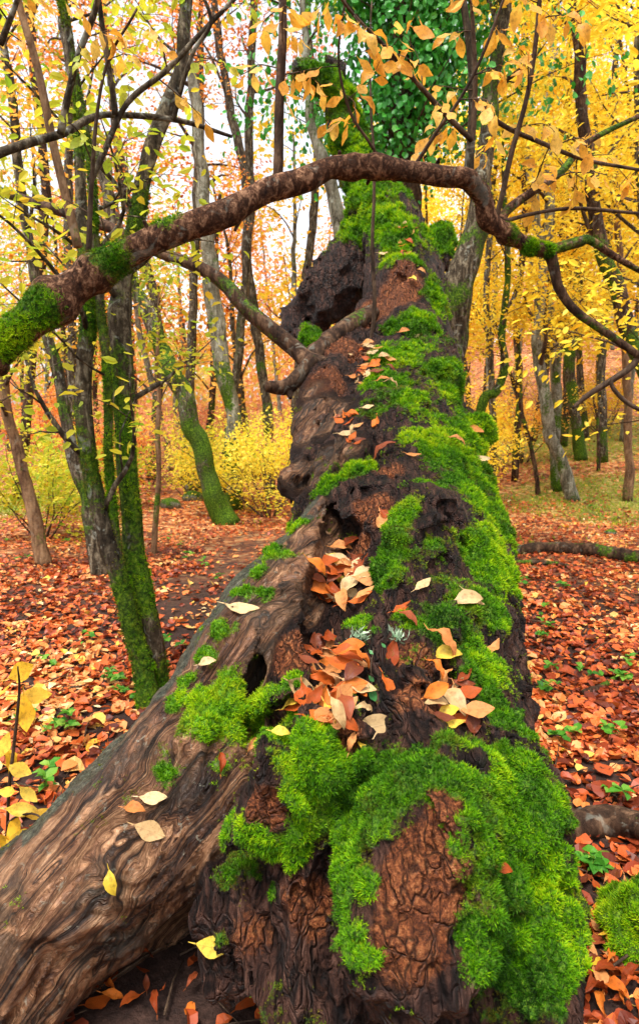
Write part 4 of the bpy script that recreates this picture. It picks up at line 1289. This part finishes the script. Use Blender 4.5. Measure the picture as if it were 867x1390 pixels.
# ------------------------------------------------------------------ deeper wood
r = np.random.default_rng(400)
labs = {'orange': 'tall thin tree with orange crown deep in the wood', 'yellow': 'tall thin tree with yellow crown deep in the wood',
        'rose': 'tall thin tree with pinkish rust crown deep in the wood', 'lime': 'tall thin tree with yellow green crown deep in the wood', 'gold': 'tall thin tree with golden crown deep in the wood'}
nfar = 0
for k in range(46):
    u_ = -.62 + 1.24 * ((k * .618034) % 1.0)
    y = 17 + 24 * ((k * .7548) % 1.0)
    x = u_ * y
    zz = float(gz(x, y))
    h = r.uniform(9, 14)
    if -.18 < u_ < .02 and y < 26: h *= .7
    lean = r.normal(0, .06, 2)
    st = [[x + lean[0] * h * t + r.normal(0, .08), y + lean[1] * h * t, zz - .05 + h * t, .13 * (1 - .8 * t)] for t in np.linspace(0, 1, 6)]
    lf = (['orange', 'lime', 'gold', 'orange', 'rose' if y > 28 else 'lime'][k % 5] if u_ < -.05 else ['rose', 'yellow', 'orange'][k % 3] if u_ < .1 else ['yellow', 'gold', 'yellow', 'yellow'][k % 4])
    make_tree('distant_tree', labs[lf].replace('thin', ['thin grey barked', 'thin pale barked', 'thin brown barked'][k % 3]), [np.array(st)], ['bark_grey', 'bark_pale', 'bark_brown'][k % 3], lf, 9, 3.0, 4, 5.5 if u_ < .1 else 12, .19, 500 + k, .22, .98,
              group='trees deep in the wood', moss_amt=.25, sides=6, lspread=.3, dens=6)
# the far hillside wood, one mass
n = 60000
yy = r.uniform(42, 75, n); xx = r.uniform(-.75, .75, n) * yy
hh = r.beta(1.2, 2.2, n) * 13
zz = gz(xx, yy) + hh
keepf = fbm(np.stack([xx, yy, zz], 1) * .22, 2, 5) + .35 - hh * .035 > 0
pp = np.stack([xx, yy, zz], 1)[keepf]; n = len(pp)
mb = MB(); mb.add(*leaf_batch(pp, rand_dirs(n), norm(rand_dirs(n) + np.array([0, -.6, .6])), r.uniform(.3, .6, n), r.normal(0, .2, n), np.clip(.5 + .5 * fbm(pp * .15, 2, 9) + r.normal(0, .15, n), 0, 1), 0, .35))
fw = obj('distant_woodland', mb.mesh('distant_woodland', (0, 0, 0), False), M['far_wood'])
tag(fw, 'hazy rust and orange woodland on the far hillside', 'woodland', kind='stuff')
# ------------------------------------------------------------------ logs and roots on the floor
def floor_log(name, label, pts, bark, seed, sink=.3, sides=12, mossf=None, cat='log', rough=.22):
    q = []
    for px, row, w in pts:
        g = G(px, row); rr = w / FPX * g[1] * .5
        q.append([g[0], g[1], gz(g[0], g[1]) + rr * (1 - sink), rr])
    q = np.array(q)
    mb = MB()
    limb_tube(mb, q, sides, len(pts) * 9, rough, mossf or mossy, seed, .02)
    base = q[0, :3]
    root = thing(name, label, cat, tuple(base))
    obj('stem', mb.mesh('stem', base), M[bark], root)
    return root, q
lg, lq = floor_log('fallen_log', 'long thin mossy fallen log lying on red leaves right of the old trunk', [(672,756,15),(720,752,17),(775,753,18),(820,758,19),(870,766,20),(930,776,20)], 'bark_brown', 3, .2, mossf=lambda v: np.clip(.36 + .5 * fbm(v * 5, 2, 3), 0, 1), rough=.4, sides=14)
rt, rq = floor_log('surface_root', 'thick brown root emerging from leaf litter beside the mossy trunk foot', [(728,1085,40),(752,1110,46),(775,1135,44),(810,1128,46),(850,1140,50),(910,1165,52)], 'bark_brown', 4, .35, cat='root', mossf=dry, rough=.5, sides=20)
st, sq = floor_log('broken_stick', 'short forked broken stick on the leaves under the old trunk', [(790,945,9),(812,940,9),(835,925,7)], 'bark_brown', 5, .2, cat='stick')
s2, sq2 = floor_log('fallen_log', 'short pale fallen log lying under the yellow shrub', [(255,668,12),(285,658,14),(318,646,14)], 'bark_pale', 6, .2)
s3, sq3 = floor_log('broken_stick', 'dark stick lying on red litter behind the fallen log', [(700,766,6),(740,768,7),(770,772,5)], 'bark_brown', 7, .2, cat='stick')
s4, sq4 = floor_log('broken_stick', 'thin dark stick lying low right of the mossy foot', [(772,1215,10),(800,1250,11),(825,1290,10)], 'bark_brown', 8, .2, cat='stick')

# stones by the yellow shrub
def stone(label, px, row, s, seed):
    g = G(px, row)
    r_ = np.random.default_rng(seed)
    nlat, nlon = 9, 14
    th = np.linspace(0, math.pi, nlat); ph = np.linspace(0, 2 * math.pi, nlon, endpoint=False)
    d = np.array([[math.sin(a) * math.cos(b_), math.sin(a) * math.sin(b_), math.cos(a)] for a in th for b_ in ph])
    v = d * np.array([s, s * .8, s * .62]) * (1 + .3 * fbm(d * 1.6 + seed, 3, seed))[:, None]
    q = np.array([[i * nlon + j, (i + 1) * nlon + j, (i + 1) * nlon + (j + 1) % nlon, i * nlon + (j + 1) % nlon] for i in range(nlat - 1) for j in range(nlon)])
    me = mesh_np('stone', v, q, 4, {'moss': np.clip(.45 + .5 * d[:, 2] * .6 + .3 * fbm(d * 3, 2, seed), 0, 1)})
    o = obj('mossy_stone', me, M['bark_pale'], None, (g[0], g[1], gz(g[0], g[1]) + s * .3))
    tag(o, label, 'stone', 'stones on the wood floor')
stone('mossy grey stone behind the many-stemmed tree', 232, 690, .22, 1)
stone('grey stone lying under the yellow shrub', 275, 660, .28, 2)
stone('mossy stone at the foot of the leaning tree', 262, 680, .25, 3)
stone('small stone on the grassy right bank', 828, 726, .10, 4)

# ------------------------------------------------------------------ moss cushion at the right edge
def cushion():
    g = G(868, 1280)
    c = np.array([g[0] + .03, g[1], gz(g[0], g[1])])
    nlat, nlon = 24, 48
    th = np.linspace(0, math.pi * .55, nlat); ph = np.linspace(0, 2 * math.pi, nlon, endpoint=False)
    d = np.array([[math.sin(a) * math.cos(b_), math.sin(a) * math.sin(b_), math.cos(a)] for a in th for b_ in ph])
    v = d * np.array([.15, .14, .17]) * (1 + .5 * fbm(d * 2.2, 3, 6))[:, None]
    q = np.array([[i * nlon + j, (i + 1) * nlon + j, (i + 1) * nlon + (j + 1) % nlon, i * nlon + (j + 1) % nlon] for i in range(nlat - 1) for j in range(nlon)])
    root = thing('moss_cushion', 'rounded dark green moss cushion on the leafy ground', 'moss', tuple(c))
    obj('mound', mesh_np('mound', v, q, 4, {'moss': np.ones(len(v))}), M['bark_brown'], root)
    moss_tufts((v + c).astype(np.float32), q, norm(d), np.ones(len(v), dtype=np.float32), 'moss', root, .5, 1.6, 1.0, c, 8, 12000)
cushion()

# ------------------------------------------------------------------ leaf litter
r = np.random.default_rng(90)
def litter(n, y0, y1, size):
    y = y0 * (y1 / y0) ** r.random(n) if y0 > 0 else r.uniform(y0, y1, n)
    x = r.uniform(-1, 1, n) * (.66 * np.abs(y) + .9)
    return x, y
xs, ys = [], []
for n, a, b_ in ((11000, .9, 3.2), (22000, 3.0, 7), (28000, 7, 14), (14000, 14, 26)):
    x, y = litter(n, a, b_, 0); xs.append(x); ys.append(y)
x = np.concatenate(xs); y = np.concatenate(ys)
pn = np.stack([x, y, np.zeros_like(x)], 1)
dens = fbm(pn / 1.1, 3, 21)
path = np.exp(-((x + 1.6 - .16 * (y - 6)) / .9) ** 2) * sstep(4, 6, y) * .5      # trodden strip with fewer leaves
k_ = (dens + .62 - path - green_amount(x, y) * .3 + r.normal(0, .25, len(x))) > .1
hol = (x > -1.0) & (x < 0) & (y > 1.15) & (y < 2.15)          # leaves thinned under the limb so bare dark soil deepens its shade
k_ &= ~(hol & (r.random(len(x)) < .85))
x, y = x[k_], y[k_]
z = gz(x, y)
e = .05
nx = -(gz(x + e, y) - gz(x - e, y)) / (2 * e); ny_ = -(gz(x, y + e) - gz(x, y - e)) / (2 * e)
gn = norm(np.stack([nx, ny_, np.ones_like(nx)], 1))
N_ = len(x)
nr = norm(gn + r.normal(0, .33, (N_, 3)))
ax = r.normal(size=(N_, 3)); ax = norm(ax - nr * (ax * nr).sum(1)[:, None])
size = np.clip(r.lognormal(math.log(.058), .32, N_), .025, .12) * (1 + .02 * np.clip(y - 8, 0, 20))
tint = np.clip(.37 + .3 * fbm(np.stack([x, y, 0 * x], 1) / .9, 3, 8) * 1.3 + r.normal(0, .25, N_), 0, 1)
pos = np.stack([x, y, z + .008 + r.random(N_) * .022], 1) - ax * (size * .5)[:, None]
curl = r.normal(.25, .35, N_)
# the nearest visible ones are separate leaves
rel = np.stack([x, y, z], 1) - CAM
dep = rel[:, 1] * math.cos(PITCH) - rel[:, 2] * math.sin(PITCH)
sx = CX + FPX * rel[:, 0] / dep; sy = CY - FPX * (rel[:, 1] * math.sin(PITCH) + rel[:, 2] * math.cos(PITCH)) / dep
vis = (sx > 5) & (sx < 862) & (sy > 0) & (sy < 1385) & (z < .4)
cand = np.nonzero(vis)[0]
cand = cand[np.argsort(np.linalg.norm(rel[cand], axis=1))]
near = []
for i in cand:
    d = Vector(rel[i]); L = d.length
    h = trunk_bvh.ray_cast(Vector(CAM), d.normalized(), L)
    if h[0] is None: near.append(i)
    if len(near) >= 110: break
near = np.array(near)
MK = ['brown_leaf', 'russet_leaf', 'russet_leaf', 'tan_leaf', 'yellow_big', 'pale_leaf']
LT = {'brown_leaf': 'dark brown fallen leaf lying loose on the forest floor litter', 'russet_leaf': 'russet orange fallen leaf lying loose on the forest floor litter',
      'tan_leaf': 'tan fallen leaf lying loose on the forest floor litter', 'yellow_big': 'yellow fallen leaf lying loose on the forest floor litter', 'pale_leaf': 'pale cream fallen leaf lying loose on the forest floor litter'}
for i in near:
    mk = MK[int(np.searchsorted([.14, .42, .62, .84, .92], tint[i]))]
    o = place_leaf('fallen_leaf', mk, int(r.integers(0, 7)), pos[i] + np.array([0, 0, .012]), ax[i], nr[i], size[i] * 1.05)
    tag(o, LT[mk], 'leaf', mk.split('_')[0] + ' loose leaves on the floor')
rest = np.ones(N_, bool); rest[near] = False
mb = MB()
R_ = np.nonzero(rest)[0]
for sel, det in ((R_[y[R_] < 3.6], 2), (R_[(y[R_] >= 3.6) & (y[R_] < 8)], 1), (R_[y[R_] >= 8], 0)):
    mb.add(*leaf_batch(pos[sel], ax[sel], nr[sel], size[sel], curl[sel], tint[sel], det, r.uniform(.3, .55, len(sel)) if det else .36, r.normal(0, .6, len(sel))))
lt = obj('leaf_litter', mb.mesh('leaf_litter', (0, 0, 0), False), M['litter'])
tag(lt, 'carpet of red brown fallen autumn leaves over the forest floor', 'leaf litter', kind='stuff')

# twigs among the litter
mb = MB()
for k in range(420):
    yy_ = 1.2 * (9 / 1.2) ** r.random(); xx_ = r.uniform(-1, 1) * (.62 * yy_ + .5)
    L = r.uniform(.08, .45); az = r.uniform(0, 6.28); dx, dy = math.cos(az) * L / 2, math.sin(az) * L / 2
    q = np.array([[xx_ - dx, yy_ - dy, 0], [xx_ + r.normal(0, .02), yy_ + r.normal(0, .02), 0], [xx_ + dx, yy_ + dy, 0]])
    q[:, 2] = gz(q[:, 0], q[:, 1]) + .022 + r.uniform(0, .012, 3)
    v, l, c = tube(q, np.array([1, .85, .5]) * r.uniform(.002, .0055), 4)
    mb.add(v, l, c, {'moss': np.zeros(len(v))})
tl_o = obj('twig_litter', mb.mesh('twig_litter'), M['twig'])
tag(tl_o, 'thin dead twigs strewn over the fallen leaves', 'twigs', kind='stuff')
# grass on the bank and by the tan stem
n = 60000
y = r.uniform(9, 26, n); x = r.uniform(-.6, .75, n) * y
k_ = (green_amount(x, y) + .45 * fbm(np.stack([x, y, 0 * x], 1) / .8, 3, 71) + r.normal(0, .2, n)) > .58
x, y = x[k_], y[k_]; n = len(x)
pos = np.stack([x, y, gz(x, y) - .01], 1)
mb = MB(); mb.add(*leaf_batch(pos, norm(r.normal(0, .5, (n, 3)) * np.array([1, 1, .2]) + np.array([0, 0, .8])), norm(r.normal(size=(n, 3)) * np.array([1, 1, .1])), r.uniform(.05, .13, n), r.normal(.2, .3, n),
                              np.clip(.5 + .3 * fbm(pos * .7, 2, 4) + r.normal(0, .2, n), 0, 1), 0, .09))
gr = obj('grass', mb.mesh('grass', (0, 0, 0), False), M['grass'])
tag(gr, 'short yellow green grass patches among the leaves', 'grass', kind='stuff')

# little green seedlings in the litter
SEED = [(205,915),(170,940),(150,930),(255,905),(195,960),(110,880),(70,905),(225,735),(245,745),(280,770),(160,800),(185,890),(40,985),(95,985),(85,1000),(60,1075),(150,1075),(80,1095),(235,885),(255,760),(300,790),
        (740,860),(750,915),(735,870),(800,925),(845,1095),(810,1190),(800,1200),(830,1015),(790,1010),(720,1010),(760,800),(715,800),(705,820),(740,840),(850,905),(700,1000),(770,1020),(745,945),(835,925),(8,740),(30,765),(22,700),(90,740),(150,725),(735,655),(800,690)]
r = np.random.default_rng(55)
for k, (px, row) in enumerate(SEED):
    g = G(px, row)
    h = trunk_bvh.ray_cast(Vector(CAM), Vector(norm(g - CAM)), np.linalg.norm(g - CAM))
    if h[0] is not None: continue
    base = np.array([g[0], g[1], gz(g[0], g[1])])
    root = thing('seedling', 'little green leafy seedling growing up through the fallen leaves', 'seedling', tuple(base), 'green seedlings in the litter')
    mbs = MB(); mbl = MB()
    for s in range(int(r.integers(2, 5))):
        dv = norm(np.array([*r.normal(0, .55, 2), 1])); L = r.uniform(.05, .13)
        q = np.array([[*(base - np.array([0, 0, .02])), .002], [*(base + dv * L * .6), .0016], [*(base + dv * L + np.array([0, 0, -.01])), .001]])
        v, l, c = tube(q[:, :3], q[:, 3], 4); mbs.add(v, l, c, {'moss': np.zeros(len(v))})
        m = int(r.integers(3, 6)); az = r.uniform(0, 6.28) + np.arange(m) * 2.4
        ax_ = np.stack([np.cos(az), np.sin(az), r.uniform(-.2, .5, m)], 1)
        mbl.add(*leaf_batch(np.repeat(q[2:3, :3], m, 0), ax_, norm(np.array([0, 0, 1.0]) + r.normal(0, .3, (m, 3))), r.uniform(.035, .07, m), r.normal(-.2, .2, m), np.clip(r.normal(.5, .25, m), 0, 1), 1, .42))
    obj('stem', mbs.mesh('stem', base), M['twig'], root)
    obj('leaves', mbl.mesh('leaves', base, False), M['herb'], root)

# ------------------------------------------------------------------ fallen leaves resting on the old trunk
TL = [  # pixel, length px, direction deg in picture, material, variant
    (328,829,42,10,'pale_leaf',0),(210,1086,36,5,'pale_leaf',0),(205,1128,40,20,'pale_leaf',3),(184,1103,28,15,'tan_leaf',1),(155,1196,30,70,'lime_big',1),(282,903,22,-20,'pale_leaf',1),
    (510,986,62,-12,'pale_leaf',0),(615,958,44,70,'pale_leaf',1),(648,968,40,5,'tan_leaf',3),(612,985,34,10,'yellow_big',2),(632,820,40,-15,'pale_leaf',1),(640,815,30,60,'pale_leaf',2),(575,798,26,-60,'pale_leaf',3),
    (669,883,32,-80,'tan_leaf',2),(530,893,46,-75,'russet_leaf',2),(527,935,36,80,'russet_leaf',2),(594,880,44,70,'tan_leaf',4),(607,893,36,5,'yellow_big',1),(519,712,34,80,'tan_leaf',2),(523,700,24,60,'russet_leaf',2),
    (545,828,28,-50,'russet_leaf',2),(550,845,28,70,'brown_leaf',1),(490,765,42,-70,'pale_leaf',2),(470,790,36,10,'yellow_big',0),(480,800,38,-40,'pale_leaf',1),(455,762,28,30,'yellow_big',3),(440,762,34,-10,'russet_leaf',0),
    (425,772,30,40,'russet_leaf',1),(450,790,32,-60,'brown_leaf',1),(500,790,36,20,'tan_leaf',3),(492,815,34,5,'russet_leaf',0),(462,748,28,10,'tan_leaf',1),(478,742,26,-30,'russet_leaf',1),(432,800,24,60,'brown_leaf',3),
    (445,905,44,-20,'russet_leaf',0),(470,895,40,30,'russet_leaf',1),(455,930,46,60,'tan_leaf',0),(438,955,40,-70,'russet_leaf',2),(460,948,44,-40,'tan_leaf',3),(430,925,38,10,'russet_leaf',4),(476,920,40,-60,'brown_leaf',1),
    (418,900,30,60,'brown_leaf',0),(480,880,34,10,'russet_leaf',3),(455,880,30,-30,'tan_leaf',1),(425,975,36,-30,'russet_leaf',0),(400,966,30,5,'yellow_big',1),(448,972,34,70,'yellow_big',2),(465,965,30,-10,'russet_leaf',2),
    (590,940,36,-30,'russet_leaf',1),(600,925,34,50,'brown_leaf',0),(620,940,36,15,'russet_leaf',0),(635,945,34,-15,'russet_leaf',3),(600,960,34,60,'brown_leaf',2),(608,975,32,-40,'yellow_big',1),(585,915,30,80,'russet_leaf',4),
    (630,930,28,30,'brown_leaf',2),(612,950,30,-80,'russet_leaf',1),(380,998,24,10,'yellow_big',1),(402,965,26,-5,'russet_leaf',3),
    (500,470,18,20,'tan_leaf',1),(505,480,16,-20,'pale_leaf',0),(498,488,16,40,'russet_leaf',0),(512,476,16,5,'tan_leaf',3),(508,500,18,10,'russet_leaf',1),(495,497,15,-35,'tan_leaf',0),(520,487,16,5,'pale_leaf',1),(528,488,16,20,'tan_leaf',0),
    (560,382,14,60,'yellow_big',1),(566,457,14,10,'pale_leaf',0),(548,452,14,-10,'tan_leaf',1),(482,512,18,30,'tan_leaf',0),(520,520,18,5,'tan_leaf',1),(510,575,24,80,'russet_leaf',2),(525,617,34,-20,'brown_leaf',1),(470,590,22,-10,'pale_leaf',0),
    (478,565,16,30,'russet_leaf',1),(485,580,16,-30,'tan_leaf',0),(617,602,22,35,'tan_leaf',1),(644,585,22,45,'tan_leaf',3),(650,625,26,-10,'pale_leaf',0),(560,620,20,20,'tan_leaf',0),(500,555,15,10,'pale_leaf',3),(475,575,15,5,'russet_leaf',0),
    (546,310,12,10,'russet_leaf',0),(555,330,12,50,'russet_leaf',1),(552,345,12,-20,'tan_leaf',0),(520,345,13,10,'pale_leaf',0),(570,370,12,20,'tan_leaf',1),(490,432,15,-10,'pale_leaf',1),
    (340,1015,22,-60,'tan_leaf',4),(296,1040,26,-80,'russet_leaf',4),(485,1022,30,75,'yellow_big',4),(480,1010,26,-75,'tan_leaf',4),(290,1285,40,10,'yellow_big',3),(470,985,30,40,'russet_leaf',1),(678,1182,16,20,'russet_leaf',1)]
PLACE = [(lambda px, row: row < 640, 'on the upper mossy back of the old trunk'), (lambda px, row: px < 345, 'on the bare root limb of the old trunk'),
         (lambda px, row: px > 575 and row > 860, 'in the small pocket on the mossy trunk ridge'), (lambda px, row: px < 510, 'in the long hollow of the old trunk'), (lambda px, row: True, 'on the mossy ridge of the old trunk')]
r = np.random.default_rng(78)
for n_x, (xa, xb, ya, yb), L_ in ((30, (425, 500, 745, 820), 32), (34, (405, 490, 875, 985), 38), (12, (585, 645, 915, 985), 32), (14, (470, 530, 460, 530), 16), (10, (455, 500, 560, 610), 16), (8, (540, 562, 300, 350), 12)):
    for _ in range(n_x):
        TL.append((r.uniform(xa, xb), r.uniform(ya, yb), L_ * r.uniform(.7, 1.15), r.uniform(-90, 90), str(r.choice(['russet_leaf', 'russet_leaf', 'tan_leaf', 'brown_leaf', 'pale_leaf'])), int(r.integers(0, 7))))
CW = {'pale_leaf': 'pale cream', 'tan_leaf': 'tan', 'russet_leaf': 'russet orange', 'brown_leaf': 'dark brown', 'yellow_big': 'bright yellow', 'lime_big': 'lime green'}
r = np.random.default_rng(77)
for px, row, L, deg, mk, k in TL:
    h = trunk_bvh.ray_cast(Vector(CAM), Vector(norm(ray(px, row))), 30)
    if h[0] is None: continue
    p = np.array(h[0]); n_ = norm(np.array(h[1]) * .55 + np.array([0, -.35, .55]) + r.normal(0, .12, 3))
    dep = np.dot(p - CAM, (0, math.cos(PITCH), -math.sin(PITCH)))
    a = math.radians(deg)
    d = np.array([math.cos(a), 0, 0]) + np.array([0, math.sin(PITCH), math.cos(PITCH)]) * (-math.sin(a))
    ax_ = norm(d - n_ * np.dot(d, n_))
    size_ = max(.05, L / FPX * dep * 1.15)
    o = place_leaf('fallen_leaf', mk, k, p + n_ * (.012 + .10 * size_) - ax_ * size_ * .5, ax_, n_, size_)
    where = next(w for f, w in PLACE if f(px, row))
    tag(o, f'{CW[mk]} fallen leaf lying {where}', 'leaf', f'{CW[mk]} leaves lying {where}')

# ------------------------------------------------------------------ ivy sprig and lichen on the trunk
def on_trunk(px, row, off=.006):
    h = trunk_bvh.ray_cast(Vector(CAM), Vector(norm(ray(px, row))), 30)
    return np.array(h[0]) + np.array(h[1]) * off, np.array(h[1])
pts = [on_trunk(a, b_)[0] for a, b_ in ((482, 1000), (500, 960), (503, 930), (506, 905), (508, 880))]
base = pts[0]
iv = thing('ivy_sprig', 'small ivy sprig with dark green leaf growing on the rotten ridge', 'ivy', tuple(base))
mb = MB(); limb_tube(mb, np.array([[*p, .0022] for p in pts]), 5, 16); obj('stem', mb.mesh('stem', base), M['twig'], iv)
for (a, b_), s in (((511, 945), .045), ((500, 925), .025), ((508, 885), .02), ((494, 1010), .022), ((515, 878), .018)):
    p, n_ = on_trunk(a, b_, .015)
    ax_ = norm(np.array([.3, -.5, -.5]) + r.normal(0, .3, 3)); place_leaf('leaf', 'green_big', 3, p - ax_ * s * .5, ax_, norm(np.array([0, -.7, .7])), s, iv)
for lab, (a, b_) in (('pale grey green lichen tuft in the long hollow of the trunk', (486, 868)), ('small pale lichen tuft beside the rotten ridge', (538, 868))):
    p, n_ = on_trunk(a, b_, 0)
    m = 60
    mb = MB(); mb.add(*leaf_batch(np.repeat(p[None], m, 0) + r.normal(0, .01, (m, 3)), norm(n_ + r.normal(0, .7, (m, 3))), rand_dirs(m), r.uniform(.02, .04, m), r.normal(0, .5, m), r.random(m), 0, .07))
    o = obj('lichen_tuft', mb.mesh('lichen_tuft', p, False), M['lichen'], None, tuple(p)); tag(o, lab, 'lichen')

# ------------------------------------------------------------------ yellow leaved sapling in the left foreground
g = G(8, 1185)
base = np.array([g[0], g[1], gz(g[0], g[1])])
sap = thing('yellow_sapling', 'small sapling with large bright yellow leaves in front of the root limb', 'sapling', tuple(base))
mb = MB()
limb_tube(mb, np.vstack([[*base, .006], px_line([(12,1075,5),(18,1020,5),(26,940,4),(24,905,2)], base[1] - .25, base[1] - .35)]), 5, 24)
limb_tube(mb, px_line([(10,1120,4),(20,1110,3),(45,1105,3),(70,1120,2)], base[1] - .2, base[1] - .3), 5, 12)
obj('stem', mb.mesh('stem', base), M['twig'], sap)
for px, row, L, deg in ((28,912,38,-30),(46,944,42,-5),(34,968,42,80),(6,934,28,-40),(10,1032,32,80),(26,1045,30,20),(6,1012,30,-70),(38,1078,30,30),(28,1098,36,10),(52,1104,30,-10),(60,1122,30,50),(16,1128,40,100),(30,1140,44,-20),(52,1135,36,10),(6,1150,40,60),(8,1075,26,170),(40,1150,34,-40)):
    p = P(px, row, base[1] - .28 + r.normal(0, .03))
    a = math.radians(deg)
    ax_ = norm(np.array([math.cos(a), r.normal(0, .2), -math.sin(a)]))
    s = L / FPX * base[1] * 1.1
    place_leaf('leaf', 'yellow_big', int(r.choice([0, 1, 3])), p - ax_ * s * .5, ax_, norm(np.array([0, -.7, .6]) + r.normal(0, .25, 3)), s, sap)
